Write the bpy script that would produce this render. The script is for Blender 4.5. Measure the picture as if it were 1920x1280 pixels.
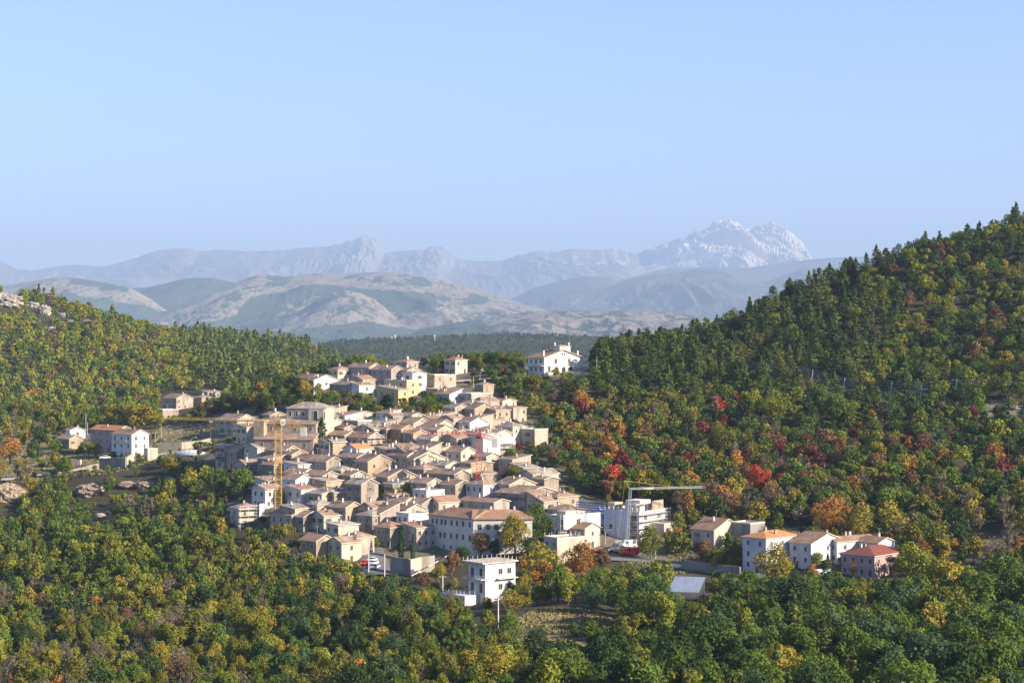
import bpy, bmesh, math, random
import numpy as np
from math import sin, cos, tan, atan, atan2, radians, pi, sqrt
for o in list(bpy.data.objects): bpy.data.objects.remove(o)
C = bpy.context.scene.collection
SC = bpy.context.scene
rng = np.random.default_rng(11)
random.seed(5)
# ------------------------------------------------------------------ camera, sky, sun, exposure
F = 3583.0; CX = 960.0; CY = 640.0      # pinhole of the 1920 x 1280 photograph, level camera
S = 1.28                                # metres per table unit of distance
cam_d = bpy.data.cameras.new('camera'); cam = bpy.data.objects.new('camera', cam_d); C.objects.link(cam)
cam.location = (0, 0, 0); cam.rotation_euler = (radians(90), 0, 0)
cam_d.sensor_width = 36; cam_d.lens = 36 * F / 1920; cam_d.clip_start = 1; cam_d.clip_end = 140000
SC.camera = cam
SUN_AZ, SUN_EL = radians(115), radians(25)     # azimuth clockwise from +Y (the view direction)
w = bpy.data.worlds.new("World"); SC.world = w; w.use_nodes = True
nt = w.node_tree; bg = nt.nodes['Background']
sky = nt.nodes.new('ShaderNodeTexSky'); sky.sky_type = 'NISHITA'; sky.sun_disc = False
sky.sun_elevation = SUN_EL; sky.sun_rotation = SUN_AZ; sky.altitude = 800
sky.air_density = 1.0; sky.dust_density = 0.6; sky.ozone_density = 2.0
tn = nt.nodes.new('ShaderNodeMixRGB'); tn.blend_type = 'MULTIPLY'; tn.inputs[0].default_value = 1; tn.inputs[2].default_value = (.93, 1.0, 1.24, 1)
nt.links.new(sky.outputs[0], tn.inputs[1]); nt.links.new(tn.outputs[0], bg.inputs[0]); bg.inputs[1].default_value = 0.082
sd = bpy.data.lights.new('sun', 'SUN'); sd.energy = 5.0; sd.angle = radians(0.5); sd.color = (1.0, 0.86, 0.67)
sun = bpy.data.objects.new('sun', sd); C.objects.link(sun)
sun.rotation_euler = (pi / 2 - SUN_EL, 0, pi - SUN_AZ)
sun.location = (300, 0, 300)
SC.view_settings.view_transform = 'Standard'; SC.view_settings.look = 'None'
SC.view_settings.exposure = 1.22; SC.view_settings.gamma = 1
SC.cycles.max_bounces = 4; SC.cycles.diffuse_bounces = 2; SC.cycles.glossy_bounces = 1
SC.cycles.transmission_bounces = 2; SC.cycles.volume_bounces = 0; SC.cycles.use_denoising = True

# ------------------------------------------------------------------ helpers
def tag(o, label=None, cat=None, group=None, kind=None):
    if label: o['label'] = clip16(label)
    if cat: o['category'] = cat
    if group: o['group'] = group
    if kind: o['kind'] = kind
    return o
def link(name, me, parent=None):
    o = bpy.data.objects.new(name, me); C.objects.link(o)
    if parent: o.parent = parent
    return o
def empty(name, loc, rz=0):
    o = bpy.data.objects.new(name, None); C.objects.link(o)
    o.location = loc; o.rotation_euler = (0, 0, rz); o.empty_display_size = 0.5
    return o
def np_mesh(name, V, Q, mats=(), tint=None, smooth=False, midx=None):
    """V (n,3), Q (m,4) quads"""
    V = np.asarray(V, np.float32); Q = np.asarray(Q, np.int32)
    me = bpy.data.meshes.new(name)
    me.vertices.add(len(V)); me.vertices.foreach_set('co', V.ravel())
    k = Q.shape[1]
    me.loops.add(Q.size); me.loops.foreach_set('vertex_index', Q.ravel())
    me.polygons.add(len(Q)); me.polygons.foreach_set('loop_start', np.arange(0, Q.size, k, dtype=np.int32))
    me.polygons.foreach_set('loop_total', np.full(len(Q), k, np.int32))
    if midx is not None: me.polygons.foreach_set('material_index', np.asarray(midx, np.int32))
    if smooth: me.polygons.foreach_set('use_smooth', np.ones(len(Q), bool))
    for m in mats: me.materials.append(m)
    if tint is not None:
        t = np.ones((len(V), 4), np.float32); t[:, :3] = tint if np.ndim(tint) == 2 else np.asarray(tint)[:, None]
        a = me.color_attributes.new('tint', 'FLOAT_COLOR', 'POINT'); a.data.foreach_set('color', t.ravel())
    me.update(calc_edges=True)
    return me
class MB:
    """collects boxes, bars and loose faces into ONE mesh"""
    def __init__(s): s.v = []; s.f = []; s.m = []
    def face(s, pts, m=0):
        n = len(s.v); s.v += [tuple(p) for p in pts]; s.f.append(tuple(range(n, n + len(pts)))); s.m.append(m)
    def box(s, x0, x1, y0, y1, z0, z1, m=0):
        n = len(s.v)
        s.v += [(x, y, z) for z in (z0, z1) for y in (y0, y1) for x in (x0, x1)]
        for f in ((0, 2, 3, 1), (4, 5, 7, 6), (0, 1, 5, 4), (2, 6, 7, 3), (0, 4, 6, 2), (1, 3, 7, 5)):
            s.f.append(tuple(n + i for i in f)); s.m.append(m)
    def bar(s, a, b, r, m=0, k=4, r2=None):
        a = np.array(a, float); b = np.array(b, float); d = b - a; L = np.linalg.norm(d)
        if L < 1e-6: return
        d /= L; up = np.array((0, 0, 1.)) if abs(d[2]) < .95 else np.array((1., 0, 0))
        x = np.cross(d, up); x /= np.linalg.norm(x); y = np.cross(d, x); n = len(s.v)
        r2 = r if r2 is None else r2
        for p, rr in ((a, r), (b, r2)):
            for i in range(k):
                t = 2 * pi * i / k + pi / 4; s.v.append(tuple(p + rr * (cos(t) * x + sin(t) * y)))
        for i in range(k):
            j = (i + 1) % k; s.f.append((n + i, n + j, n + k + j, n + k + i)); s.m.append(m)
        s.f.append(tuple(n + i for i in reversed(range(k)))); s.m.append(m)
        s.f.append(tuple(n + k + i for i in range(k))); s.m.append(m)
    def mesh(s, name, mats):
        me = bpy.data.meshes.new(name); me.from_pydata(s.v, [], s.f)
        for m in (mats if isinstance(mats, (list, tuple)) else [mats]): me.materials.append(m)
        for p, m in zip(me.polygons, s.m): p.material_index = m
        bm = bmesh.new(); bm.from_mesh(me); bmesh.ops.recalc_face_normals(bm, faces=bm.faces); bm.to_mesh(me); bm.free()
        return me
    def build(s, name, mats, parent=None): return link(name, s.mesh(name, mats), parent)
ONES = 'zero one two three four five six seven eight nine ten eleven twelve thirteen fourteen fifteen sixteen seventeen eighteen nineteen'.split()
TENS = 'x x twenty thirty forty fifty sixty seventy eighty ninety'.split()
def num(n):
    n = max(1, min(99, int(round(n)))); return ONES[n] if n < 20 else TENS[n // 10] + ('-' + ONES[n % 10] if n % 10 else '')
LANDMARKS = [(890, 1000, 'convent'), (1045, 685, 'villa'), (922, 1085, 'white flat-topped house'), (1288, 1094, 'tin-roofed shed'), (1440, 1030, 'orange-roofed house'), (1545, 1040, 'white gabled house'),
 (1640, 1045, 'pink house'), (1215, 980, 'sheeted building'), (1421, 900, 'scarlet tree'), (540, 830, 'church'), (523, 940, 'yellow crane'), (240, 840, 'outlying houses'), (180, 925, 'cliff band'), (1060, 1240, 'clearing'),
 (1700, 735, 'rockfall fence'), (1860, 1035, 'ploughed plot'), (465, 965, 'scaffolded cream house'), (700, 1060, 'parked cars'), (1345, 1005, 'cream gabled house'), (20, 570, 'layered cliff'), (897, 870, 'red crane'),
 (604, 820, 'tall spruce'), (735, 735, 'yellow houses'), (700, 875, 'large tan gable'), (760, 925, 'wide garden tree'), (1020, 940, 'stone palace'), (722, 1020, 'cypresses'), (325, 755, 'lone hillfoot house'), (1900, 420, 'ridge top')]
def where_words(px, py):
    d, lx, ly, nm = min((abs(px - a) + 1.4 * abs(py - b), a, b, c) for a, b, c in LANDMARKS); dx, dy = px - lx, py - ly
    if d < 22: rel = 'at'
    elif abs(dy) > abs(dx) * .7: rel = 'below' if dy > 0 else 'above'
    else: rel = 'right of' if dx > 0 else 'left of'
    return ('well ' if d > 190 and rel != 'at' else '') + rel + ' ' + nm
def clip16(t):
    for a, b in ((' percent across,', ' across,'), (' percent down', ' down'), ('well ', ''), ('small ', '')):
        if len(t.split()) <= 16: break
        t = t.replace(a, b)
    return t
def at_words(px, py): return f"{where_words(px, py)}, {num(px / 19.2)} percent across, {num(py / 12.8)} percent down the photo"
# numpy noise
def _hash(ix, iy, seed):
    h = (ix.astype(np.int64) * 374761393 + iy.astype(np.int64) * 668265263 + seed * 1442695041) & 0x7fffffff
    h = ((h ^ (h >> 13)) * 1274126177) & 0x7fffffff
    return ((h ^ (h >> 16)) & 0xffff) / 65535.0
def vnoise(x, y, seed=0):
    ix = np.floor(x); iy = np.floor(y); fx = x - ix; fy = y - iy
    fx = fx * fx * fx * (fx * (fx * 6 - 15) + 10); fy = fy * fy * fy * (fy * (fy * 6 - 15) + 10)
    a = _hash(ix, iy, seed); b = _hash(ix + 1, iy, seed); c = _hash(ix, iy + 1, seed); d = _hash(ix + 1, iy + 1, seed)
    return (a * (1 - fx) + b * fx) * (1 - fy) + (c * (1 - fx) + d * fx) * fy
def fbm(x, y, oct=5, seed=0, ridged=False, gain=.5):
    x = np.asarray(x, float); y = np.asarray(y, float)
    t = np.zeros(np.broadcast(x, y).shape); a = 1; s = 0
    for i in range(oct):
        n = vnoise(x * 2 ** i + 17.3 * i, y * 2 ** i + 9.1 * i, seed + i)
        if ridged: n = 1 - abs(2 * n - 1)
        t = t + a * n; s += a; a *= gain
    return t / s
def inpoly(x, y, poly):
    x = np.asarray(x, float); y = np.asarray(y, float); r = np.zeros(x.shape, bool); n = len(poly)
    for i in range(n):
        x0, y0 = poly[i]; x1, y1 = poly[(i + 1) % n]
        if y0 == y1: continue
        c = ((y0 > y) != (y1 > y)) & (x < (x1 - x0) * (y - y0) / (y1 - y0) + x0); r ^= c
    return r
def pip(x, y, poly):
    r = False; x0, y0 = poly[-1]
    for x1, y1 in poly:
        if (y0 > y) != (y1 > y) and x < (x1 - x0) * (y - y0) / (y1 - y0) + x0: r = not r
        x0, y0 = x1, y1
    return r
# ------------------------------------------------------------------ materials
def mat(name, col, col2=None, scale=1.0, detail=6, rough=.9, bump=0, col3=None, sc3=.15, stretch=None, tint=False, spec=.2, metal=0, streak=None):
    m = bpy.data.materials.new(name); m.use_nodes = True; n = m.node_tree.nodes; l = m.node_tree.links
    b = n['Principled BSDF']; b.inputs['Roughness'].default_value = rough; b.inputs['Metallic'].default_value = metal
    b.inputs['Specular IOR Level'].default_value = spec
    tc = n.new('ShaderNodeTexCoord'); src = tc.outputs['Object']
    if stretch:
        mp = n.new('ShaderNodeMapping'); mp.inputs['Scale'].default_value = stretch; l.new(src, mp.inputs[0]); src = mp.outputs[0]
    c = None
    if col2 is not None:
        no = n.new('ShaderNodeTexNoise'); no.inputs['Scale'].default_value = scale; no.inputs['Detail'].default_value = detail
        no.inputs['Roughness'].default_value = .65; l.new(src, no.inputs['Vector'])
        cr = n.new('ShaderNodeValToRGB'); cr.color_ramp.elements[0].position = .36; cr.color_ramp.elements[1].position = .64
        cr.color_ramp.elements[0].color = (*col, 1); cr.color_ramp.elements[1].color = (*col2, 1)
        l.new(no.outputs[0], cr.inputs[0]); c = cr.outputs[0]
        if col3 is not None:
            n3 = n.new('ShaderNodeTexNoise'); n3.inputs['Scale'].default_value = sc3; n3.inputs['Detail'].default_value = 4
            mp3 = n.new('ShaderNodeMapping'); mp3.inputs['Scale'].default_value = streak or (1, 1, 1)
            oi3 = n.new('ShaderNodeObjectInfo'); l.new(oi3.outputs['Location'], mp3.inputs['Location']); l.new(tc.outputs['Object'], mp3.inputs[0]); l.new(mp3.outputs[0], n3.inputs['Vector'])
            r3 = n.new('ShaderNodeValToRGB'); r3.color_ramp.elements[0].position = .48; r3.color_ramp.elements[1].position = .66
            l.new(n3.outputs[0], r3.inputs[0]); mx = n.new('ShaderNodeMixRGB'); l.new(r3.outputs[0], mx.inputs[0])
            l.new(c, mx.inputs[1]); mx.inputs[2].default_value = (*col3, 1); c = mx.outputs[0]
        if bump:
            bp = n.new('ShaderNodeBump'); bp.inputs['Strength'].default_value = bump; bp.inputs['Distance'].default_value = .1
            l.new(no.outputs[0], bp.inputs['Height']); l.new(bp.outputs[0], b.inputs['Normal'])
    if tint:
        at = n.new('ShaderNodeAttribute'); at.attribute_name = 'tint'
        mx = n.new('ShaderNodeMixRGB'); mx.blend_type = 'MULTIPLY'; mx.inputs[0].default_value = 1
        if c: l.new(c, mx.inputs[1])
        else: mx.inputs[1].default_value = (*col, 1)
        l.new(at.outputs[0], mx.inputs[2]); c = mx.outputs[0]
    if c: l.new(c, b.inputs['Base Color'])
    else: b.inputs['Base Color'].default_value = (*col, 1)
    return m
def leaf_mat(name, col, vary=.13, direct=False):
    m = bpy.data.materials.new(name); m.use_nodes = True; n = m.node_tree.nodes; l = m.node_tree.links; n.clear()
    out = n.new('ShaderNodeOutputMaterial'); di = n.new('ShaderNodeBsdfDiffuse'); tr = n.new('ShaderNodeBsdfTranslucent'); mx = n.new('ShaderNodeMixShader')
    at = n.new('ShaderNodeAttribute'); at.attribute_name = 'tint'
    mu = n.new('ShaderNodeMixRGB'); mu.blend_type = 'MULTIPLY'; mu.inputs[0].default_value = 1
    mu.inputs[1].default_value = (*col, 1); l.new(at.outputs[0], mu.inputs[2]); c = mu.outputs[0]
    if not direct:
        oi = n.new('ShaderNodeObjectInfo'); hs = n.new('ShaderNodeHueSaturation'); mr = n.new('ShaderNodeMapRange')
        mr.inputs['To Min'].default_value = 1 - vary; mr.inputs['To Max'].default_value = 1 + vary; l.new(oi.outputs['Random'], mr.inputs[0])
        l.new(mr.outputs[0], hs.inputs['Value']); l.new(c, hs.inputs['Color']); c = hs.outputs[0]
    l.new(c, di.inputs[0]); l.new(c, tr.inputs[0]); mx.inputs[0].default_value = .24
    l.new(di.outputs[0], mx.inputs[1]); l.new(tr.outputs[0], mx.inputs[2]); l.new(mx.outputs[0], out.inputs[0])
    return m
LEAF = {  # albedo of the foliage colours in the photograph
 'green': (.12, .17, .032), 'dark green': (.055, .09, .028), 'olive': (.175, .175, .035), 'yellow-green': (.23, .245, .035),
 'golden': (.30, .245, .04), 'orange': (.38, .19, .05), 'rust-brown': (.20, .115, .055), 'red': (.48, .08, .05),
 'dark crimson': (.20, .055, .045), 'leafless grey-brown': (.19, .155, .105), 'blue-green': (.08, .13, .05)}
PINE = (.085, .12, .034); PINEL = (.145, .175, .045)
LM = {k: leaf_mat('leaves ' + k, v) for k, v in LEAF.items()}
LM['pine'] = leaf_mat('needles', PINE); LM['pine light'] = leaf_mat('needles light', PINEL); LM['cypress'] = leaf_mat('cypress needles', (.035, .09, .03))
LM_ALL = leaf_mat('wood foliage', (1, 1, 1), direct=True)
BARK = mat('bark', (.10, .075, .055), (.17, .14, .11), 3, bump=.3)
# ------------------------------------------------------------------ near terrain: survey points (column, row, distance) of the ground seen in the photo
CP = [(960,1400,215),(300,1420,230),(1700,1400,225),(960,1340,255),(1080,1285,285),(1000,1200,312),(1100,1130,350),(910,1122,372),(1250,1052,430),
(860,1037,436),(700,1088,415),(780,1065,425),(600,1050,432),(100,1310,300),(500,1300,300),(100,1165,385),(300,1165,385),(600,1150,378),(800,1150,365),
(100,1010,470),(300,1000,480),(-100,1010,470),(450,1000,462),(60,955,540),(200,950,532),(330,935,530),(60,898,556),(200,888,550),(330,880,548),(150,872,575),(240,852,590),(400,842,600),
(400,905,515),(300,800,680),(0,800,720),(100,790,720),(420,800,640),(-150,800,720),(200,775,790),(380,770,760),(0,700,880),(300,700,900),(500,700,880),(560,690,950),(0,552,1130),(100,566,1150),
(200,604,1180),(320,628,1200),(420,634,1220),(560,638,1250),(650,686,1230),(-200,520,1130),(480,955,470),(600,1000,450),(500,872,520),(600,882,510),
(700,905,490),(800,935,470),(900,955,460),(1000,965,455),(850,855,510),(950,855,515),(450,880,530),(500,822,545),(620,805,550),(750,805,540),(900,805,540),
(680,765,585),(800,757,590),(950,765,580),(700,706,640),(620,724,630),(800,696,650),(900,704,640),(1050,712,600),(1000,692,640),(550,738,650),(450,770,640),
(700,694,690),(850,684,690),(1000,683,690),(1100,690,680),
(1920,423,700),(1700,478,690),(1500,560,680),(1350,625,670),(1200,668,650),(1120,690,620),(1300,708,600),(1500,728,590),(1700,742,570),(1900,756,550),
(1300,672,640),(1500,640,640),(1700,610,640),(1900,600,640),
(1150,770,570),(1200,880,510),(1400,862,510),(1600,862,500),(1900,862,490),(1300,958,465),(1500,972,450),(1700,990,440),(1900,1012,425),
(1500,1084,400),(1650,1090,396),(1900,1075,395),(1700,1215,320),(1400,1190,330),(1900,1265,285),(1300,1112,380),(2200,380,700),(2500,350,720),(2300,900,450),(2400,1150,330)]
def P3(px, py, D):     # D in metres
    return ((px - CX) / F * D, D, -(py - CY) / F * D)
pts = [P3(a, b, c * S) for a, b, c in CP]
pts += [(0, 0, -2.0), (-60, 0, -3), (60, 0, -3), (0, 60, -26), (0, 130, -50), (0, 200, -64), (-150, 60, -30), (150, 60, -30), (-250, 300, -72), (260, 300, -60), (0, -80, 12),
        (-300, 1050, -32), (-150, 1000, -35), (0, 960, -38), (80, 960, -35), (-100, 1250, -45), (0, 1200, -75), (0, 1500, -110), (-300, 1800, -20), (-200, 2000, -90), (-600, 1500, 40), (100, 1500, -110), (300, 1150, 40), (150, 1080, -30), (320, 1400, -60), (500, 900, 85), (600, 600, 10), (-500, 800, -25), (-600, 500, -60), (-500, 1100, 10), (200, 1000, 5)]
pts = np.array(pts)
K = np.linalg.norm(pts[:, None, :2] - pts[None, :, :2], axis=2) ; n_ = len(pts)
A_ = np.zeros((n_ + 3, n_ + 3)); A_[:n_, :n_] = K - np.eye(n_) * 2.0; A_[:n_, n_] = 1; A_[:n_, n_ + 1:] = pts[:, :2]; A_[n_:, :n_] = A_[:n_, n_:].T
wts = np.linalg.solve(A_, np.r_[pts[:, 2], 0, 0, 0])
gx = np.unique(np.r_[np.linspace(-1500, -480, 20), np.arange(-480, 520, 4.0), np.linspace(520, 1500, 20)])
gy = np.unique(np.r_[np.arange(-120, 1150, 4.0), np.arange(1150, 2000, 10.0), np.linspace(2000, 3800, 50)])
GX, GY = np.meshgrid(gx, gy); GZ = np.zeros(GX.shape)
for i in range(n_): GZ += wts[i] * np.hypot(GX - pts[i, 0], GY - pts[i, 1])
GZ += wts[n_] + wts[n_ + 1] * GX + wts[n_ + 2] * GY
GZ += (fbm(GX / 45, GY / 45, 4, 3) - .5) * 3.0 * np.clip((GY - 60) / 150, 0, 1)
def sstep(t): t = np.clip(t, 0, 1); return t * t * (3 - 2 * t)
GZ = np.clip(GZ, -150, 130)
# beyond the village ridge: a broad valley, then the low scrubby rise at 3 km
far = sstep((GY - 1500) / 600)
rise = -60 + 68 * sstep((GY - 1900) / 1600) * np.exp(-((GX + 20) / 700) ** 2) - 40 * np.clip(-(GX + 330) / 200, 0, 1.2) - 12 * sstep((GX - 150) / 150)
GZ = GZ * (1 - far) + rise * far + (fbm(GX / 120, GY / 160, 4, 8) - .5) * 14 * far
edge = np.clip(np.maximum(np.abs(GX) - 1100, 0) / 400, 0, 1); GZ = GZ * (1 - edge) - 150 * edge
yend = sstep((GY - 3550) / 240); GZ = GZ * (1 - yend) - 150 * yend
def tz(x, y):
    x = np.asarray(x, float); y = np.asarray(y, float)
    i = np.clip(np.searchsorted(gx, x) - 1, 0, len(gx) - 2); j = np.clip(np.searchsorted(gy, y) - 1, 0, len(gy) - 2)
    u = (x - gx[i]) / (gx[i + 1] - gx[i]); v = (y - gy[j]) / (gy[j + 1] - gy[j])
    return (GZ[j, i] * (1 - u) + GZ[j, i + 1] * u) * (1 - v) + (GZ[j + 1, i] * (1 - u) + GZ[j + 1, i + 1] * u) * v
_Ds = np.arange(190 * S, 1500 * S, .5)
def hit(px, py, h=0.0):
    """where the sight line through (px,py) meets the ground raised by h"""
    g = tz((px - CX) / F * _Ds, _Ds) + h; r = -(py - CY) / F * _Ds
    k = np.nonzero(g >= r)[0]; D = _Ds[k[0]] if len(k) and k[0] > 0 else 600 * S
    return np.array(((px - CX) / F * D, D, float(tz((px - CX) / F * D, D))))
def proj(x, y, z): return CX + F * x / y, CY - F * z / y
# ground cover zones drawn on the map through the same survey
PXg, PYg = proj(GX, np.maximum(GY, 1), GZ)
VILLAGE = [(100,800),(170,795),(280,800),(300,835),(350,835),(400,775),(470,770),(495,790),(528,766),(600,768),(640,786),(735,786),(800,785),(812,705),(858,700),(858,690),(925,720),(945,760),(985,780),(1030,795),(1028,826),(985,822),(948,830),(945,858),(925,862),(925,880),(960,888),(985,875),(1050,873),(1052,905),(1085,922),(1130,945),(1255,950),(1262,1000),(1240,1035),(1275,1045),(1290,1035),(1290,990),(1390,978),(1400,990),(1560,990),(1670,1010),(1680,1050),(1640,1078),(1578,1078),(1570,1060),(1500,1066),(1480,1058),(1400,1068),(1290,1060),(1180,1050),(1125,1030),(1075,1022),(1062,1052),(1030,1048),(1022,1005),(1010,965),(985,958),(945,985),(935,1000),(905,1012),(870,1022),(830,1052),(815,1068),(775,1072),(735,1066),(722,1082),(690,1068),(678,1048),(650,1048),(620,1030),(565,1028),(563,1000),(618,990),(600,977),(508,977),(500,984),(430,984),(425,945),(470,925),(476,890),(485,880),(470,872),(420,875),(385,865),(375,850),(300,850),(255,870),(180,880),(110,850)]
WHITEH = [(857,1092),(878,1050),(970,1048),(970,1085),(910,1110),(875,1132),(857,1125)]
UPPER = [(570,700),(625,682),(700,672),(740,665),(800,680),(805,745),(770,762),(706,758),(700,735),(660,745),(620,735),(600,748),(582,735)]
VILLA = [(985,658),(1040,640),(1105,660),(1105,705),(1040,708),(985,696)]
HILLH = [(300,740),(335,735),(362,742),(385,730),(420,722),(420,734),(385,748),(350,772),(300,776)]
LEFTH = [(98,840),(100,795),(170,780),(280,795),(290,850),(250,875),(150,870)]
FIELD = [(-50,770),(95,795),(100,850),(90,900),(-50,905)]
SLOPE = [(285,800),(405,795),(405,830),(385,845),(285,840)]
CLEARING = [(950,1170),(1010,1140),(1090,1142),(1165,1165),(1160,1205),(1150,1240),(1110,1300),(985,1300),(955,1225)]
YARD = [(1190,1060),(1290,1062),(1290,1085),(1250,1100),(1180,1080)]
PLOT = [(1790,1015),(1960,1010),(1960,1058),(1860,1050),(1800,1040)]
STRIP = [(1490,708),(1560,712),(1600,745),(1680,745),(1930,757),(1930,795),(1860,800),(1840,772),(1700,760),(1600,758),(1490,735)]
# ------------------------------------------------------------------ ground mesh
def grid_quads(nj, ni):
    j, i = np.meshgrid(np.arange(nj - 1), np.arange(ni - 1), indexing='ij'); a = (j * ni + i).ravel()
    return np.c_[a, a + 1, a + ni + 1, a + ni]
gn = fbm(GX / 14, GY / 14, 4, 21)[..., None]; gn2 = fbm(GX / 40, GY / 40, 3, 31)[..., None]
gcol = np.array((.05, .052, .024)) * gn + np.array((.075, .062, .038)) * (1 - gn)
def zone(poly, c1, c2):
    m = inpoly(PXg + (fbm(GX / 9, GY / 9, 3, 5) - .5) * 16, PYg + (fbm(GX / 9, GY / 9, 3, 6) - .5) * 10, poly) & (GY > 150) & (GY < 1300)
    c = np.array(c1) * gn2 + np.array(c2) * (1 - gn2); gcol[m] = c[m]
zone(VILLAGE, (.20, .17, .125), (.13, .125, .075)); zone(UPPER, (.20, .17, .125), (.14, .14, .08)); zone(VILLA, (.3, .27, .2), (.2, .2, .12))
zone(FIELD, (.26, .21, .15), (.15, .19, .07)); zone(SLOPE, (.25, .20, .17), (.16, .13, .11)); zone(CLEARING, (.10, .085, .05), (.05, .055, .028)); zone([(960, 1192), (1010, 1186), (1060, 1198), (1140, 1205), (1135, 1214), (1050, 1222), (965, 1210)], (.30, .22, .12), (.22, .16, .09))
zone(YARD, (.11, .095, .06), (.06, .07, .035)); zone(PLOT, (.22, .17, .12), (.15, .14, .07)); zone(STRIP, (.24, .21, .19), (.17, .14, .12))
zone([(-60, 795), (40, 790), (130, 798), (100, 815), (-60, 815)], (.14, .20, .06), (.17, .19, .08))
scrub = (GY > 1900)[..., None]; gcol = np.where(scrub, np.array((.045, .06, .03)) * (.6 + gn), gcol)
m_ground = mat('ground cover', (.62, .62, .6), (1.25, 1.2, 1.15), .8, 8, bump=.6, tint=True)
ground = link('ground', np_mesh('ground', np.c_[GX.ravel(), GY.ravel(), GZ.ravel()], grid_quads(*GX.shape), [m_ground], gcol.reshape(-1, 3), True))
tag(ground, 'scrubby hillside ground under the village and woods', kind='structure')
vb = MB(); vb.face([(-90000, -3000, -190), (90000, -3000, -190), (90000, 120000, -190), (-90000, 120000, -190)])
tag(vb.build('valley_floor', mat('valley green', (.05, .07, .035), (.12, .12, .07), .002)), 'green and tan valley floor beyond the village', kind='structure')

# ------------------------------------------------------------------ far hills and mountains: real ridges at their distance
FS = 1.5
def ridge(name, label, D, front, back, sky_pts, base_py, nx, nt_, colf, amp, cell, rock=0.0, back_drop=.6, seed=0, ext=0, power=1.15):
    """a ridge D metres away: crest heights from its skyline, foot FRONT metres nearer, far side BACK metres behind"""
    D *= FS; front *= FS; back *= FS; amp *= FS; cell *= FS; rock *= FS
    sky_pts = sorted(sky_pts); xs = np.array([p[0] for p in sky_pts], float); ys = np.array([p[1] for p in sky_pts], float)
    px = np.linspace(xs[0], xs[-1], nx); crest_py = np.interp(px, xs, ys)
    k = np.hanning(9); k /= k.sum()
    if not rock: crest_py = np.convolve(np.pad(crest_py, 4, 'edge'), k, 'valid')
    X0 = (px - CX) / F * D; H = -(crest_py - CY) / F * D
    foot = -(np.interp(px, *base_py) - CY) / F * (D - front) if isinstance(base_py, tuple) else np.full(nx, -(base_py - CY) / F * (D - front))
    foot = np.minimum(foot, H - 1)
    nf = int(nt_ * .75); tt = np.r_[np.linspace(0, 1, nf), 1 + np.linspace(0, 1, nt_ - nf + 1)[1:]]
    T, XX = np.meshgrid(tt, X0, indexing='ij'); Y = np.where(T <= 1, D - front * (1 - T), D + back * (T - 1))
    HH = H[None]; FF = foot[None]
    Z = np.where(T <= 1, FF + (HH - FF) * np.clip(T, 0, 1) ** power, HH - (HH - FF) * back_drop * (T - 1) ** 1.2)
    wx = XX + (fbm(XX / cell / 2, Y / cell / 2, 3, seed + 50) - .5) * cell * 1.6
    n = fbm(wx / cell, Y / cell / 2.2, 6, seed, ridged=True, gain=.55) - .62
    taper = np.clip(4.2 * T * np.clip(1.0 - T, 0, 1) , 0, 1) + .03
    Z = Z + (amp if rock else amp * .72) * n * taper * np.clip((HH - FF) / max(1, (H - foot).max()) * 1.3, .15, 1)
    if rock: # sheer striped faces near the crest of the rocky summits
        rm = np.maximum(rock_w(px), .2)[None] * np.clip((T - .35) / .4, 0, 1)
        st = .6 * (fbm(wx / 190 / FS, Y / 1400 / FS, 4, seed + 7, ridged=True, gain=.6) - .55) + .75 * (fbm((wx / 74 + Y / 420 + 2.5 * fbm(wx / 500, Y / 500, 3, 77)) / FS, Y / 500 / FS, 4, seed + 17, ridged=True, gain=.6) - .55)
        Z = Z + rm * rock * st * np.where(T > 1, .2, .16 + .84 * np.clip((1 - T) * 5, 0, 1))
        Z = Z + rm * rock * .2 * (fbm(wx / 60 / FS, Y / 300 / FS, 3, seed + 9) - .5)
    PX, PY = proj(XX, Y, Z)
    col = colf(PX, PY, XX / FS, Y / FS, Z, T)
    me = np_mesh(name, np.c_[XX.ravel(), Y.ravel(), Z.ravel()], grid_quads(*XX.shape), [M_FAR], col.reshape(-1, 3), not rock)
    o = link(name, me); tag(o, label, kind='structure'); return o
M_FAR = mat('far slopes', (.85, .85, .85), (1.15, 1.15, 1.15), .004, 8, tint=True)
def rock_w(px): return np.clip(np.interp(px, [600, 650, 690, 730, 760, 820, 850, 900, 1180, 1240, 1340, 1490, 1520, 1540], [0, .25, .45, .2, .1, .35, .1, 0, .1, .6, 1, 1, .6, 0]), 0, 1)
def col_mt(PX, PY, X, Y, Z, T):
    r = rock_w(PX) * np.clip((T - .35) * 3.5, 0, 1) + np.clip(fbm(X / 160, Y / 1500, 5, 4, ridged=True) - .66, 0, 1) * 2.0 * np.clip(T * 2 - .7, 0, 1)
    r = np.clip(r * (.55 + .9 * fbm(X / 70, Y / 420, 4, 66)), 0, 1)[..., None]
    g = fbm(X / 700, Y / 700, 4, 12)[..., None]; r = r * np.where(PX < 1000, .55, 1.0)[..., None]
    a = np.array((.19, .17, .14)) * g + np.array((.11, .12, .095)) * (1 - g)
    return a * (1 - r) + np.array((.74, .66, .58)) * r
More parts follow.
